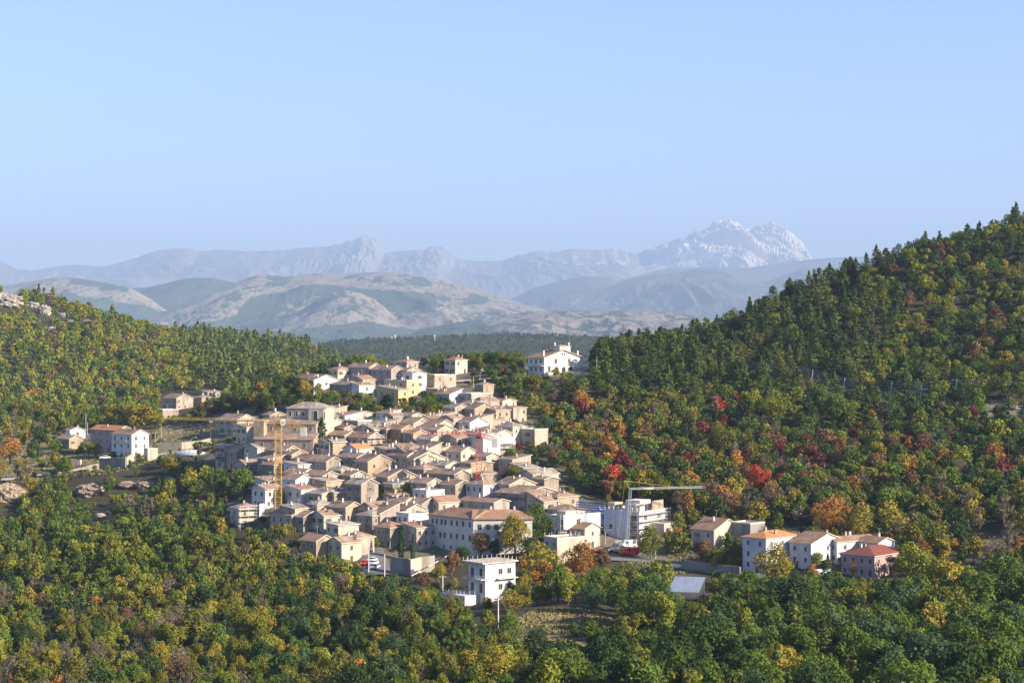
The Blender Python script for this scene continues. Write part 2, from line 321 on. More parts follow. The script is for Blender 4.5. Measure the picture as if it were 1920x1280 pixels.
ridge('mountains', 'pale rocky mountain range with two grey limestone summits on the skyline', 22500, 4200, 3000,
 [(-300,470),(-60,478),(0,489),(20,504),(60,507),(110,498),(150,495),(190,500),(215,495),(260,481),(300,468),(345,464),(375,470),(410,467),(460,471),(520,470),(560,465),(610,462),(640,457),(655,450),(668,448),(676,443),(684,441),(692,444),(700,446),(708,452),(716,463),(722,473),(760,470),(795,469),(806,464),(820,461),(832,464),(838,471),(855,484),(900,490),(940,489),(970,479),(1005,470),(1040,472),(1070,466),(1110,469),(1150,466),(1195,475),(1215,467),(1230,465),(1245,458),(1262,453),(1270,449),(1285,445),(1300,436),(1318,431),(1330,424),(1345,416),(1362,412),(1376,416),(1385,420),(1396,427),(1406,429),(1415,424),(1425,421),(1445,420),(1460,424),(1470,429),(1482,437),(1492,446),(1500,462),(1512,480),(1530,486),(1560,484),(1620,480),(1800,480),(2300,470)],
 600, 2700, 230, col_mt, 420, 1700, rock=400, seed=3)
TAN = np.array((.29, .235, .17)); TAN2 = np.array((.215, .185, .135)); WOOD = np.array((.045, .07, .04)); WOOD2 = np.array((.07, .095, .055))
def cover(polys, seed, cell=60, speck=.35, base=(TAN, TAN2), soft=14):
    def f(PX, PY, X, Y, Z, T):
        jx = (fbm(X / cell, Y / cell, 5, seed) - .5) * soft * 2.2; jy = (fbm(X / cell, Y / cell, 5, seed + 1) - .5) * soft
        g = fbm(X / cell / 2, Y / cell / 2, 5, seed + 2)[..., None]
        c = base[0] * g + base[1] * (1 - g)
        m = np.zeros(PX.shape, bool)
        for p in polys: m |= inpoly(PX + jx, PY + jy, p)
        m |= fbm(X / cell * 1.5, Y / cell * .8, 5, seed + 5) > 1 - speck
        dots = fbm(X / 16, Y / 22, 3, seed + 21) + .35 * (fbm(X / 160, Y / 160, 3, seed + 22) - .5) > .665; m |= dots
        c = c * (.8 + .45 * fbm(X / 9, Y / 30, 3, seed + 30)[..., None])
        wd = fbm(X / 30, Y / 30, 3, seed + 9)[..., None]; wd = WOOD * wd + WOOD2 * (1 - wd)
        return np.where(m[..., None], wd, c)
    return f
GREEN_GREY = (np.array((.13, .12, .085)), np.array((.085, .09, .06)))
ridge('hills', 'blue-grey bare foothills below the high summit', 15500, 3200, 2500,
 [(820,610),(900,590),(960,560),(1000,540),(1050,526),(1100,517),(1140,518),(1165,530),(1200,548),(1240,552),(1290,545),(1400,560),(1500,560)], 625, 500, 90, cover([], 71, 260, .36, GREEN_GREY), 260, 900, seed=13)
ridge('hills', 'broad pale ridge with parallel gullies below the high summit', 14500, 3600, 2500,
 [(960,596),(1020,580),(1080,560),(1130,541),(1180,524),(1215,517),(1260,512),(1310,505),(1340,504),(1365,510),(1400,528),(1430,531),(1460,519),(1500,505),(1540,503),(1600,500),(1750,500)], 640, 560, 120, cover([[(1000,590),(1090,560),(1160,530),(1180,535),(1080,585),(1010,605)]], 81, 260, .38, GREEN_GREY), 420, 620, seed=23)
ridge('hills', 'long even ridge under the foot of the high summit', 18500, 2200, 2500,
 [(1060,560),(1180,520),(1240,505),(1320,500),(1400,502),(1470,492),(1520,486),(1560,483),(1640,480),(1800,478)], 600, 400, 70, cover([], 91, 300, .35, GREEN_GREY), 160, 900, seed=33)
ridge('hills', 'rounded tan hill with a wooded flank furthest to one side of the valley', 9800, 2300, 1500,
 [(-300,560),(-60,545),(20,535),(60,528),(100,520),(140,521),(180,527),(220,534),(245,540),(275,556),(300,574),(330,598),(380,625),(460,650)], 690, 500, 130, cover([[(120,545),(200,560),(250,570),(330,600),(340,660),(60,660)]], 41, 150, .40), 190, 700, seed=43)
ridge('hills', 'dark wooded hill between two tan hills', 10800, 2600, 1500,
 [(140,600),(200,560),(240,541),(275,539),(300,534),(340,524),(370,520),(400,521),(440,530),(480,538),(560,560),(700,600)], 680, 400, 110, cover([[(200,500),(500,510),(500,700),(150,700)]], 51, 120, .3), 200, 600, seed=53)
ridge('hills', 'great tan hill with a large dark pine wood across its face', 9600, 2900, 1800,
 [(200,640),(290,612),(330,594),(370,572),(410,555),(440,535),(462,522),(486,514),(510,516),(540,518),(575,515),(610,512),(650,513),(700,511),(740,511),(770,515),(800,521),(840,527),(880,537),(905,545),(940,558),(980,569),(1020,580),(1070,592),(1130,602),(1240,620)], 668, 1000, 260,
 cover([[(590,532),(660,540),(760,545),(810,552),(830,570),(822,585),(760,587),(720,580),(690,560),(660,548),(620,546),(590,556),(560,572),(530,560),(540,540),(560,536)],
        [(270,622),(400,600),(470,592),(560,590),(640,604),(700,615),(760,620),(720,640),(640,670),(260,670)],
        [(750,521),(790,521),(812,530),(818,538),(790,536),(765,528)],[(860,560),(900,552),(930,566),(880,572)],[(520,516),(545,520),(520,528),(495,520)],
        [(470,560),(500,550),(560,548),(540,580),(500,600),(450,596),(455,570)]], 61, 120, .36), 230, 600, seed=63)
ridge('hills', 'small smooth tan knoll in front of the pine wood', 8200, 1000, 700,
 [(520,606),(545,592),(575,575),(600,557),(625,547),(650,544),(675,549),(700,560),(720,575),(738,592),(770,604),(830,618),(900,632)], 642, 420, 90, cover([[(600,560),(640,548),(640,556),(600,578),(560,596),(555,580)],[(690,604),(760,612),(860,640),(600,640),(560,614)]], 101, 100, .33), 80, 350, seed=73)
ridge('hills', 'low flat tan plateau dotted with dark scrub', 6500, 1500, 1500,
 [(640,650),(760,622),(860,604),(905,598),(950,590),(1000,583),(1060,581),(1140,583),(1200,583),(1260,585),(1300,591),(1340,602),(1400,618),(1500,640)], 655, 900, 140,
 cover([[(760,640),(800,600),(850,592),(900,604),(935,622),(1000,628),(1080,634),(1180,634),(1300,636),(1400,660),(700,660)],[(890,584),(925,582),(935,594),(895,598)]], 111, 60, .40), 60, 260, seed=83)
ridge('hills', 'dark wooded slope at the foot of the hills', 5200, 1000, 900,
 [(200,600),(320,611),(420,618),(520,622),(640,640),(760,634),(880,628),(960,630),(1060,634),(1180,637),(1300,640),(1420,650)], 700, 700, 80, cover([[(100,590),(1500,590),(1500,720),(100,720)]], 121, 60, .3), 40, 200, seed=93)

# ------------------------------------------------------------------ haze
hz = MB(); hz.box(-32000, 32000, -900, 47000, -200, 2500)
hm = bpy.data.materials.new('valley haze'); hm.use_nodes = True; hn = hm.node_tree.nodes; hn.clear()
ho = hn.new('ShaderNodeOutputMaterial'); hv = hn.new('ShaderNodeVolumePrincipled')
hv.inputs['Color'].default_value = (.52, .70, 1.0, 1); hv.inputs['Density'].default_value = 5.2e-5; hv.inputs['Anisotropy'].default_value = 0.0
hm.node_tree.links.new(hv.outputs[0], ho.inputs['Volume'])
tag(hz.build('haze', hm), 'thin blue autumn haze over the valley', kind='stuff')
# ------------------------------------------------------------------ tree shapes
def leaf_quads(P, N, size, r, tilt=.75):
    """leaf-clump faces at P (n,3) facing roughly N"""
    n = len(P); N = N + r.normal(0, tilt, (n, 3)); N /= np.linalg.norm(N, axis=1)[:, None]
    A = np.cross(N, r.normal(0, 1, (n, 3))); A /= np.linalg.norm(A, axis=1)[:, None] + 1e-9; B = np.cross(N, A)
    s = size * r.uniform(.55, 1.25, (n, 1)); s2 = s * r.uniform(.5, .9, (n, 1))
    return np.stack([P - A * s - B * s2 * .6, P + A * s * .3 - B * s2, P + A * s + B * s2 * .5, P - A * s * .4 + B * s2], 1).reshape(-1, 3)
def quads(n): return np.arange(n * 4).reshape(-1, 4)
def tube(pts, rad, k=5):
    V = []; Q = []
    for i, (p, r_) in enumerate(zip(pts, rad)):
        for j in range(k): V.append((p[0] + r_ * cos(2 * pi * j / k), p[1] + r_ * sin(2 * pi * j / k), p[2]))
        if i:
            for j in range(k):
                a = (i - 1) * k + j; b = (i - 1) * k + (j + 1) % k; Q.append((a, b, b + k, a + k))
    return np.array(V), np.array(Q)
def join(parts):
    V = []; Q = []; o = 0
    for v, q in parts: V.append(v); Q.append(q + o); o += len(v)
    return np.concatenate(V), np.concatenate(Q)
def limb(a, b, ra, rb, r, k=4, seg=4):
    a = np.array(a, float); b = np.array(b, float); t = np.linspace(0, 1, seg)[:, None]
    p = a + (b - a) * t + np.r_[np.zeros((1, 3)), r.normal(0, .12, (seg - 1, 3))] * np.linalg.norm(b - a) * .25
    return tube(p, np.linspace(ra, rb, seg), k)
def broadleaf(seed, n, leaf, H=8.0, R=3.1, low=.14, lobes=20, sparse=False, drop=1.0):
    r = np.random.default_rng(seed); c = []
    ax = r.uniform(.85, 1.2); 
    for i in range(lobes):
        u = r.uniform(-1, 1); a = r.uniform(0, 2 * pi); q = r.uniform(.45, .8); h = sqrt(max(0, 1 - u * u))
        zz = (low + (1 - low) * .5) * H + u * q * (1 - low) * .5 * H
        wid = R * (1 - .35 * max(0, u)) * (1 - .25 * max(0, -u))
        c.append((q * h * cos(a) * wid * ax, q * h * sin(a) * wid / ax, zz, r.uniform(.22, .46) * R))
    c = np.array(c); w_ = c[:, 3] ** 2; idx = r.choice(len(c), n, p=w_ / w_.sum())
    d = r.normal(0, 1, (n, 3)); d[:, 2] = d[:, 2] * .9 + .25; d /= np.linalg.norm(d, axis=1)[:, None]
    rad = c[idx, 3] * r.uniform(.55, 1.08, n) ** .5 * r.uniform(.8, 1.05, n)
    P = c[idx, :3] + d * rad[:, None]
    if sparse: P = c[idx, :3] + d * (c[idx, 3] * r.uniform(.2, 1.25, n))[:, None]
    P[:, 2] = np.maximum(P[:, 2], .25)
    lt = r.uniform(.86, 1.13, len(c))[idx] * r.uniform(.9, 1.1, n)
    V = leaf_quads(P, d, leaf, r, .6); tint = np.repeat(lt, 4)
    # trunk and limbs
    parts = [tube([(0, 0, -1.0), (.1, 0, .6), (.15, .1, H * .3), (.05, .1, H * .6), (0, 0, H * .85)], [.26, .2, .17, .1, .04])]
    for j in range(6 if not sparse else 12):
        L = c[j % len(c)]; z0 = H * r.uniform(.2, .5); parts.append(limb((.1, .05, z0), L[:3], .09, .03, r))
        if sparse:
            for q in range(3): parts.append(limb(L[:3] * .8 + np.array((0, 0, .1 * H)) * .8, L[:3] + r.normal(0, .8, 3) + np.array((0, 0, .8)), .035, .012, r, 3, 3))
    return V, quads(n), tint, join(parts)
def pine(seed, n, leaf, H=11.0, R=2.6, low=.18, full=.75):
    r = np.random.default_rng(seed); P = []; D = []; parts = [tube([(0, 0, -1), (0.05, 0, H * .3), (0, .05, H * .7), (0, 0, H * .98)], [.22, .17, .1, .03])]; T = []
    levels = int(H * 1.25); per = max(3, n // (levels * 6))
    for i in range(levels):
        t = i / (levels - 1); z = H * (low + (1 - low) * t); rr = R * (1 - t) ** full * r.uniform(.7, 1.15) + .18
        if i == 0: rr *= .7
        for b in range(r.integers(5, 8)):
            a = r.uniform(0, 2 * pi); L = rr * r.uniform(.6, 1.12); up = r.uniform(-.08, .3) + .25 * t; lv = r.uniform(.75, 1.2)
            if L > 1 and r.random() < .4: parts.append(limb((0, 0, z), (cos(a) * L * .8, sin(a) * L * .8, z + up * L * .8), .045, .015, r, 3, 2))
            for q in range(per):
                f = r.uniform(.25, 1.0) ** .7; P.append((cos(a) * L * f + r.normal(0, .16 * L), sin(a) * L * f + r.normal(0, .16 * L), z + up * L * f + r.normal(0, .16)))
                D.append((cos(a) * .6, sin(a) * .6, .8)); T.append(lv * r.uniform(.75, 1.25))
    P = np.array(P); V = leaf_quads(P, np.array(D), leaf, r, .6)
    return V, quads(len(P)), np.repeat(T, 4), join(parts)
def cypress(seed, n=900, H=11.0, R=1.1):
    r = np.random.default_rng(seed); z = r.uniform(.04, 1, n); rr = R * np.minimum(1, (1 - z) * 2.2 + .06) * np.minimum(1, .5 + z * 3) * r.uniform(.75, 1.1, n); a = r.uniform(0, 2 * pi, n)
    P = np.c_[rr * np.cos(a), rr * np.sin(a), z * H]; D = np.c_[np.cos(a), np.sin(a), np.full(n, .5)]
    return leaf_quads(P, D, .26, r, .5), quads(n), np.repeat(r.uniform(.7, 1.3, n), 4), tube([(0, 0, -1), (0, 0, 1), (0, 0, H * .9)], [.2, .16, .03])
BLv = [(31, dict()), (32, dict(R=3.5, H=7.6)), (33, dict(R=2.5, H=8.6)), (34, dict(R=3.0, H=7.2, lobes=15)), (35, dict(R=2.8, H=8.2, lobes=28)), (36, dict(R=3.7, H=8.4, lobes=26)), (37, dict(R=2.2, H=7.8, lobes=14))]
NEAR_B = [broadleaf(s, 2600, .20, **k) for s, k in BLv]
MID_B = [broadleaf(s, 700, .32, **k) for s, k in BLv]
FAR_B = [broadleaf(s, 190, .58, **k) for s, k in BLv]
BAREv = [(51, dict(sparse=True, R=2.6, H=7.6)), (52, dict(sparse=True, R=2.2, H=8.4, lobes=12))]
NEAR_S = [broadleaf(s, 650, .17, **k) for s, k in BAREv]; MID_S = [broadleaf(s, 260, .30, **k) for s, k in BAREv]; FAR_S = [broadleaf(s, 110, .6, **k) for s, k in BAREv]
PNv = [(61, dict()), (62, dict(R=3.0, H=10.5, full=.6)), (63, dict(R=2.2, H=12)), (64, dict(R=3.2, H=11.5, low=.35, full=.45)), (65, dict(R=2.7, H=9.5, full=.9, low=.1))]
NEAR_P = [pine(s, 1700, .25, **k) for s, k in PNv]; MID_P = [pine(s, 620, .36, **k) for s, k in PNv]; FAR_P = [pine(s, 240, .6, **k) for s, k in PNv]
CYP = [cypress(71)]
def protos(lst, nm, lm):
    out = []
    for V, Q, t, (tv, tq) in lst:
        out.append((np_mesh(nm + '_crown', V, Q, [lm], t), np_mesh(nm + '_trunk', tv, tq, [BARK])))
    return out
PM = {'b': protos(NEAR_B, 'tree', LM['green']), 's': protos(NEAR_S, 'bare_tree', LM['rust-brown']), 'p': protos(NEAR_P, 'pine', LM['pine']), 'c': protos(CYP, 'cypress', LM['cypress'])}
HT = {'b': [8, 7.6, 8.6, 7.2, 8.2, 8.4, 7.8], 's': [7.6, 8.4], 'p': [11, 10.5, 12, 11.5, 9.5], 'c': [11]}
NAME = {'b': 'broadleaf_tree', 's': 'leafless_tree', 'p': 'pine_tree', 'c': 'cypress_tree'}
CAT = {'b': 'tree', 's': 'bare tree', 'p': 'pine tree', 'c': 'cypress'}
def plant(kind, v, x, y, z, h, wide, colour, label, group, rz=None, name=None):
    e = empty(name or NAME[kind], (x, y, z), random.uniform(0, 6.28) if rz is None else rz); s = h / HT[kind][v]; e.scale = (s * wide, s * wide, s)
    tag(e, label, name or CAT[kind], group)
    for nm, me in zip(('crown', 'trunk'), PM[kind][v]):
        c = link(nm, me, e)
        if nm == 'crown': c.material_slots[0].link = 'OBJECT'; c.material_slots[0].material = LM[colour]
    return e
# ------------------------------------------------------------------ where the woods grow, and in what colours
OPEN = [VILLAGE, UPPER, VILLA, LEFTH, SLOPE, WHITEH, HILLH]
KEEP = []        # image of everything that the trees in front of it must not cover is approximated by the built-up zones
def pal(px, py, D, r):
    """kind and colour mix by part of the hillside"""
    def pick(t): 
        k = list(t); p = np.cumsum([t[i] for i in k], dtype=float); u = (float(vnoise(np.float64(px0 / 55), np.float64(py / 34), 15)) * 2.2 + r.random() * .55) % 1.0; return k[int(np.searchsorted(p / p[-1], u))]
    sx = (float(vnoise(np.float64(px / 38), np.float64(py / 30), 5)) - .5); px0 = px; px = px + sx * 150 + (float(vnoise(np.float64(px / 12), np.float64(py / 9), 6)) - .5) * 50
    if D > 880 * S * .86 and px0 < 700:      # far hill behind the village, one side
        if px > 330 and r.random() < .45 + .2 * (px > 400): return pick({('p', 'pine'): 1.4, ('p', 'pine light'): 4, ('b', 'dark green'): 1, ('b', 'green'): 1})
        if py > 700: return pick({('b', 'green'): 4, ('b', 'dark green'): 2, ('b', 'yellow-green'): 3, ('b', 'golden'): 1.1, ('b', 'olive'): 2, ('s', 'rust-brown'): .6, ('b', 'orange'): .1, ('s', 'leafless grey-brown'): .3})
        return pick({('b', 'green'): 4, ('b', 'yellow-green'): 3.2, ('b', 'olive'): 2.2, ('b', 'golden'): 1.0, ('b', 'dark green'): 1.3, ('b', 'rust-brown'): .4, ('s', 'rust-brown'): .25, ('p', 'pine light'): .5, ('b', 'orange'): .08})
    if px < 720 and py < 880: return pick({('b', 'green'): 2, ('b', 'olive'): 2, ('b', 'yellow-green'): 1.4, ('b', 'dark green'): 2.4, ('s', 'leafless grey-brown'): 1.5, ('b', 'orange'): .5, ('b', 'golden'): .4, ('p', 'pine'): .4})
    if px < 985 and py > 880:
        if py < 1010: return pick({('b', 'green'): 3.4, ('b', 'olive'): 2, ('b', 'yellow-green'): 1.6, ('b', 'golden'): .9, ('b', 'dark green'): 1.6, ('s', 'leafless grey-brown'): 1.1, ('s', 'rust-brown'): .4, ('b', 'orange'): .12})
        if px < 420 and py < 1110: return pick({('b', 'green'): 5, ('b', 'yellow-green'): 2, ('b', 'dark green'): 1.5, ('b', 'olive'): 1.5, ('b', 'golden'): .6, ('s', 'rust-brown'): .2})
        if px < 470: return pick({('b', 'olive'): 3.2, ('b', 'golden'): 1.4, ('b', 'yellow-green'): 2, ('s', 'leafless grey-brown'): 2, ('s', 'rust-brown'): .4, ('b', 'green'): 1.8, ('b', 'dark green'): .8, ('b', 'orange'): .08})
        return pick({('b', 'olive'): 2.4, ('b', 'green'): 2.6, ('b', 'dark green'): 2.2, ('b', 'blue-green'): 1, ('b', 'golden'): .9, ('b', 'yellow-green'): 1.2, ('s', 'leafless grey-brown'): .8, ('b', 'orange'): .06})
    if py > 1075 and px >= 985:
        if px < 1160 and py < 1210: return pick({('b', 'golden'): 2.5, ('b', 'olive'): 2, ('b', 'orange'): 1.2, ('b', 'yellow-green'): 1.5, ('b', 'green'): 1.5})
        return pick({('b', 'green'): 4.2, ('b', 'dark green'): 3.6, ('b', 'blue-green'): 1.4, ('b', 'yellow-green'): .6, ('b', 'olive'): .8, ('b', 'golden'): .18, ('p', 'pine light'): .6, ('p', 'pine'): .4})
    if px >= 900 and py > 940: return pick({('b', 'olive'): 2, ('b', 'golden'): 1.5, ('b', 'orange'): .5, ('s', 'leafless grey-brown'): 2, ('s', 'rust-brown'): .9, ('b', 'green'): 1.6, ('b', 'dark green'): 1})
    if px >= 900 and py > 760:
        if px < 1320: return pick({('b', 'olive'): 2.6, ('b', 'golden'): .9, ('b', 'orange'): .45, ('s', 'leafless grey-brown'): 1.5, ('b', 'red'): .15, ('b', 'dark crimson'): .6, ('b', 'rust-brown'): 1, ('b', 'green'): 2.2, ('b', 'dark green'): 1.4})
        if py > 850 and px < 1760: return pick({('b', 'green'): 2.8, ('b', 'olive'): 2.4, ('b', 'dark green'): 1.8, ('b', 'golden'): 1, ('b', 'rust-brown'): 1.4, ('s', 'rust-brown'): 1.1, ('b', 'orange'): .4, ('b', 'dark crimson'): .5, ('s', 'leafless grey-brown'): 1.6})
        return pick({('b', 'green'): 3.6, ('b', 'olive'): 1.8, ('b', 'dark green'): 2.6, ('b', 'blue-green'): .7, ('b', 'yellow-green'): 1, ('b', 'rust-brown'): .5, ('b', 'dark crimson'): .35, ('b', 'orange'): .1, ('b', 'red'): .03, ('s', 'leafless grey-brown'): .9, ('p', 'pine'): .7})
    if px < 1112 and D > 760: return pick({('b', 'green'): 3, ('b', 'dark green'): 2, ('b', 'olive'): 2, ('s', 'leafless grey-brown'): 1})
    # upper slope of the big hill
    line = 470 + (1920 - px) * .33
    if px > 1620 and py > 400 + (1750 - px) * .1 + 30 and px > 1640 + (py - 430) * .12 or px > 1780: return pick({('b', 'green'): 3, ('b', 'yellow-green'): 2.4, ('b', 'olive'): 1.8, ('b', 'dark green'): 2, ('b', 'rust-brown'): .4, ('b', 'golden'): .4, ('b', 'red'): .07, ('b', 'dark crimson'): .3, ('p', 'pine'): 1.6})
    return pick({('p', 'pine'): 3.4, ('p', 'pine light'): 3.4, ('b', 'dark green'): 1.5, ('b', 'green'): 1.3, ('b', 'olive'): .8})
def blocked(x, y, z, h, rad):
    if y > 860 and proj(x, y, z)[0] < 720: polys = OPEN[6:]
    else: polys = OPEN
    """keeps trees off built ground, and low where they would stand in front of the village"""
    bx, by = proj(x, y, z); tx, ty = proj(x, y, z + h); rp = rad / y * F * .6
    for P in polys:
        for (a, b) in ((bx, by), (tx, ty), (tx - rp, (by + ty) / 2), (tx + rp, (by + ty) / 2), (tx, (by + ty) / 2)):
            if pip(a, b, P): return True
    return False
# horizon test: is a top visible above the terrain in front of it
def visible(x, y, z):
    d = np.arange(200, y - 12, 14.0); return not np.any(tz(x / y * d, d) / d > z / y)
def zone_density(px, py):
    if pip(px, py, CLEARING): return .10
    if pip(px, py, FIELD): return .22
    if pip(px, py, YARD): return .12
    if pip(px, py, PLOT): return .18
    if pip(px, py, STRIP): return .22
    if 40 < px < 330 and 880 < py < 925: return .45
    return 1
for a_, b_, c_, d_ in ((0, 34, 905, 962), (150, 192, 912, 938), (222, 256, 903, 918), (258, 290, 902, 920), (312, 326, 898, 912), (178, 212, 958, 974), (0, 36, 546, 582), (52, 70, 570, 582), (76, 94, 574, 602), (88, 104, 612, 622), (108, 122, 586, 600), (126, 140, 600, 606), (156, 172, 598, 606), (256, 268, 634, 645), (218, 232, 626, 634), (1788, 1804, 562, 576), (1864, 1884, 678, 692), (1880, 1920, 756, 768), (928, 940, 1112, 1176), (824, 837, 1076, 1104), (1020, 1033, 1224, 1268), (686, 697, 1030, 1074), (716, 727, 1040, 1076)): OPEN.append([(a_, c_), (b_, c_), (b_, d_), (a_, d_)])
OPEN.append([(1250, 1080), (1326, 1080), (1326, 1122), (1256, 1122)]); OPEN.append([(768, 1092), (860, 1038), (868, 1044), (775, 1098)]); OPEN.append([(1842, 1040), (1886, 1040), (1886, 1056), (1842, 1056)])
MANUAL_XY = []; TREES = []; SPEC_IMG = []
def grow():
    r = np.random.default_rng(99)
    y = 300.0
    while y < 1750:
        sp = 4.6 if y < 620 else (5.8 if y < 900 else 7.4)
        x = -.285 * y; sp0 = sp
        while x < .285 * y:
            sp = sp0 * (1.42 if x > 0 and y < 560 else 1.0)
            jx = x + r.uniform(-.48, .48) * sp; jy = y + r.uniform(-.48, .48) * sp; x += sp
            z = float(tz(jx, jy)); px, py = proj(jx, jy, z)
            if not (-70 < px < 1990) or py > 1390: continue
            if r.random() > zone_density(px, py): continue
            if jy > 880 and px > 705 and px < 1110: continue
            kind, colour = pal(px, py, jy, r); v = int(r.integers(0, len(HT[kind])))
            pl = [(1380, 1420), (1060, 1420)]
            if kind == 'p': h = r.uniform(6.5, 13)
            else:
                h = r.uniform(5.4, 10.2)
                if jy < 560 and px > 1000: h *= 1.22
                elif jy < 700 and px < 985: h *= r.uniform(.62, 1.02)
                if jy > 1000: h *= .85
            wide = (r.uniform(.9, 1.2) if px > 985 or jy > 1000 else r.uniform(.68, 1.15)) if kind != 'p' else r.uniform(1.0, 1.4); rad = h * .38 * wide
            tries = 0
            while blocked(jx, jy, z, h, rad) and tries < 4: h *= .75; rad *= .72; tries += 1
            if tries == 4 and blocked(jx, jy, z, h, rad): continue
            if h < 2.2: continue
            if 700 < px < 1112 and jy > 780: h = min(h, 6)
            if any((jx - a) ** 2 + (jy - b) ** 2 < (c + rad * .5) ** 2 for a, b, c in MANUAL_XY): continue
            tx, ty = proj(jx, jy, z + h)
            if any(jy < d_ and ty < b_ < py + 60 and abs(px - a_) < w_ for a_, b_, w_, d_ in SPEC_IMG):
                b_ = min(b_ for a_, b_, w_, d_ in SPEC_IMG if jy < d_ and ty < b_ < py + 60 and abs(px - a_) < w_); h = (py - b_) / F * jy
                if h < 2.4: continue
                tx, ty = proj(jx, jy, z + h)
            if ty > 1285 or tx < -30 or tx > 1950 or not visible(jx, jy, z + h * .9): continue
            TREES.append((jx, jy, z, h, wide, kind, v, colour, px, ty + (py - ty) * .4, h / jy * (1.2 if kind == 'b' else 1)))
        y += sp * .92
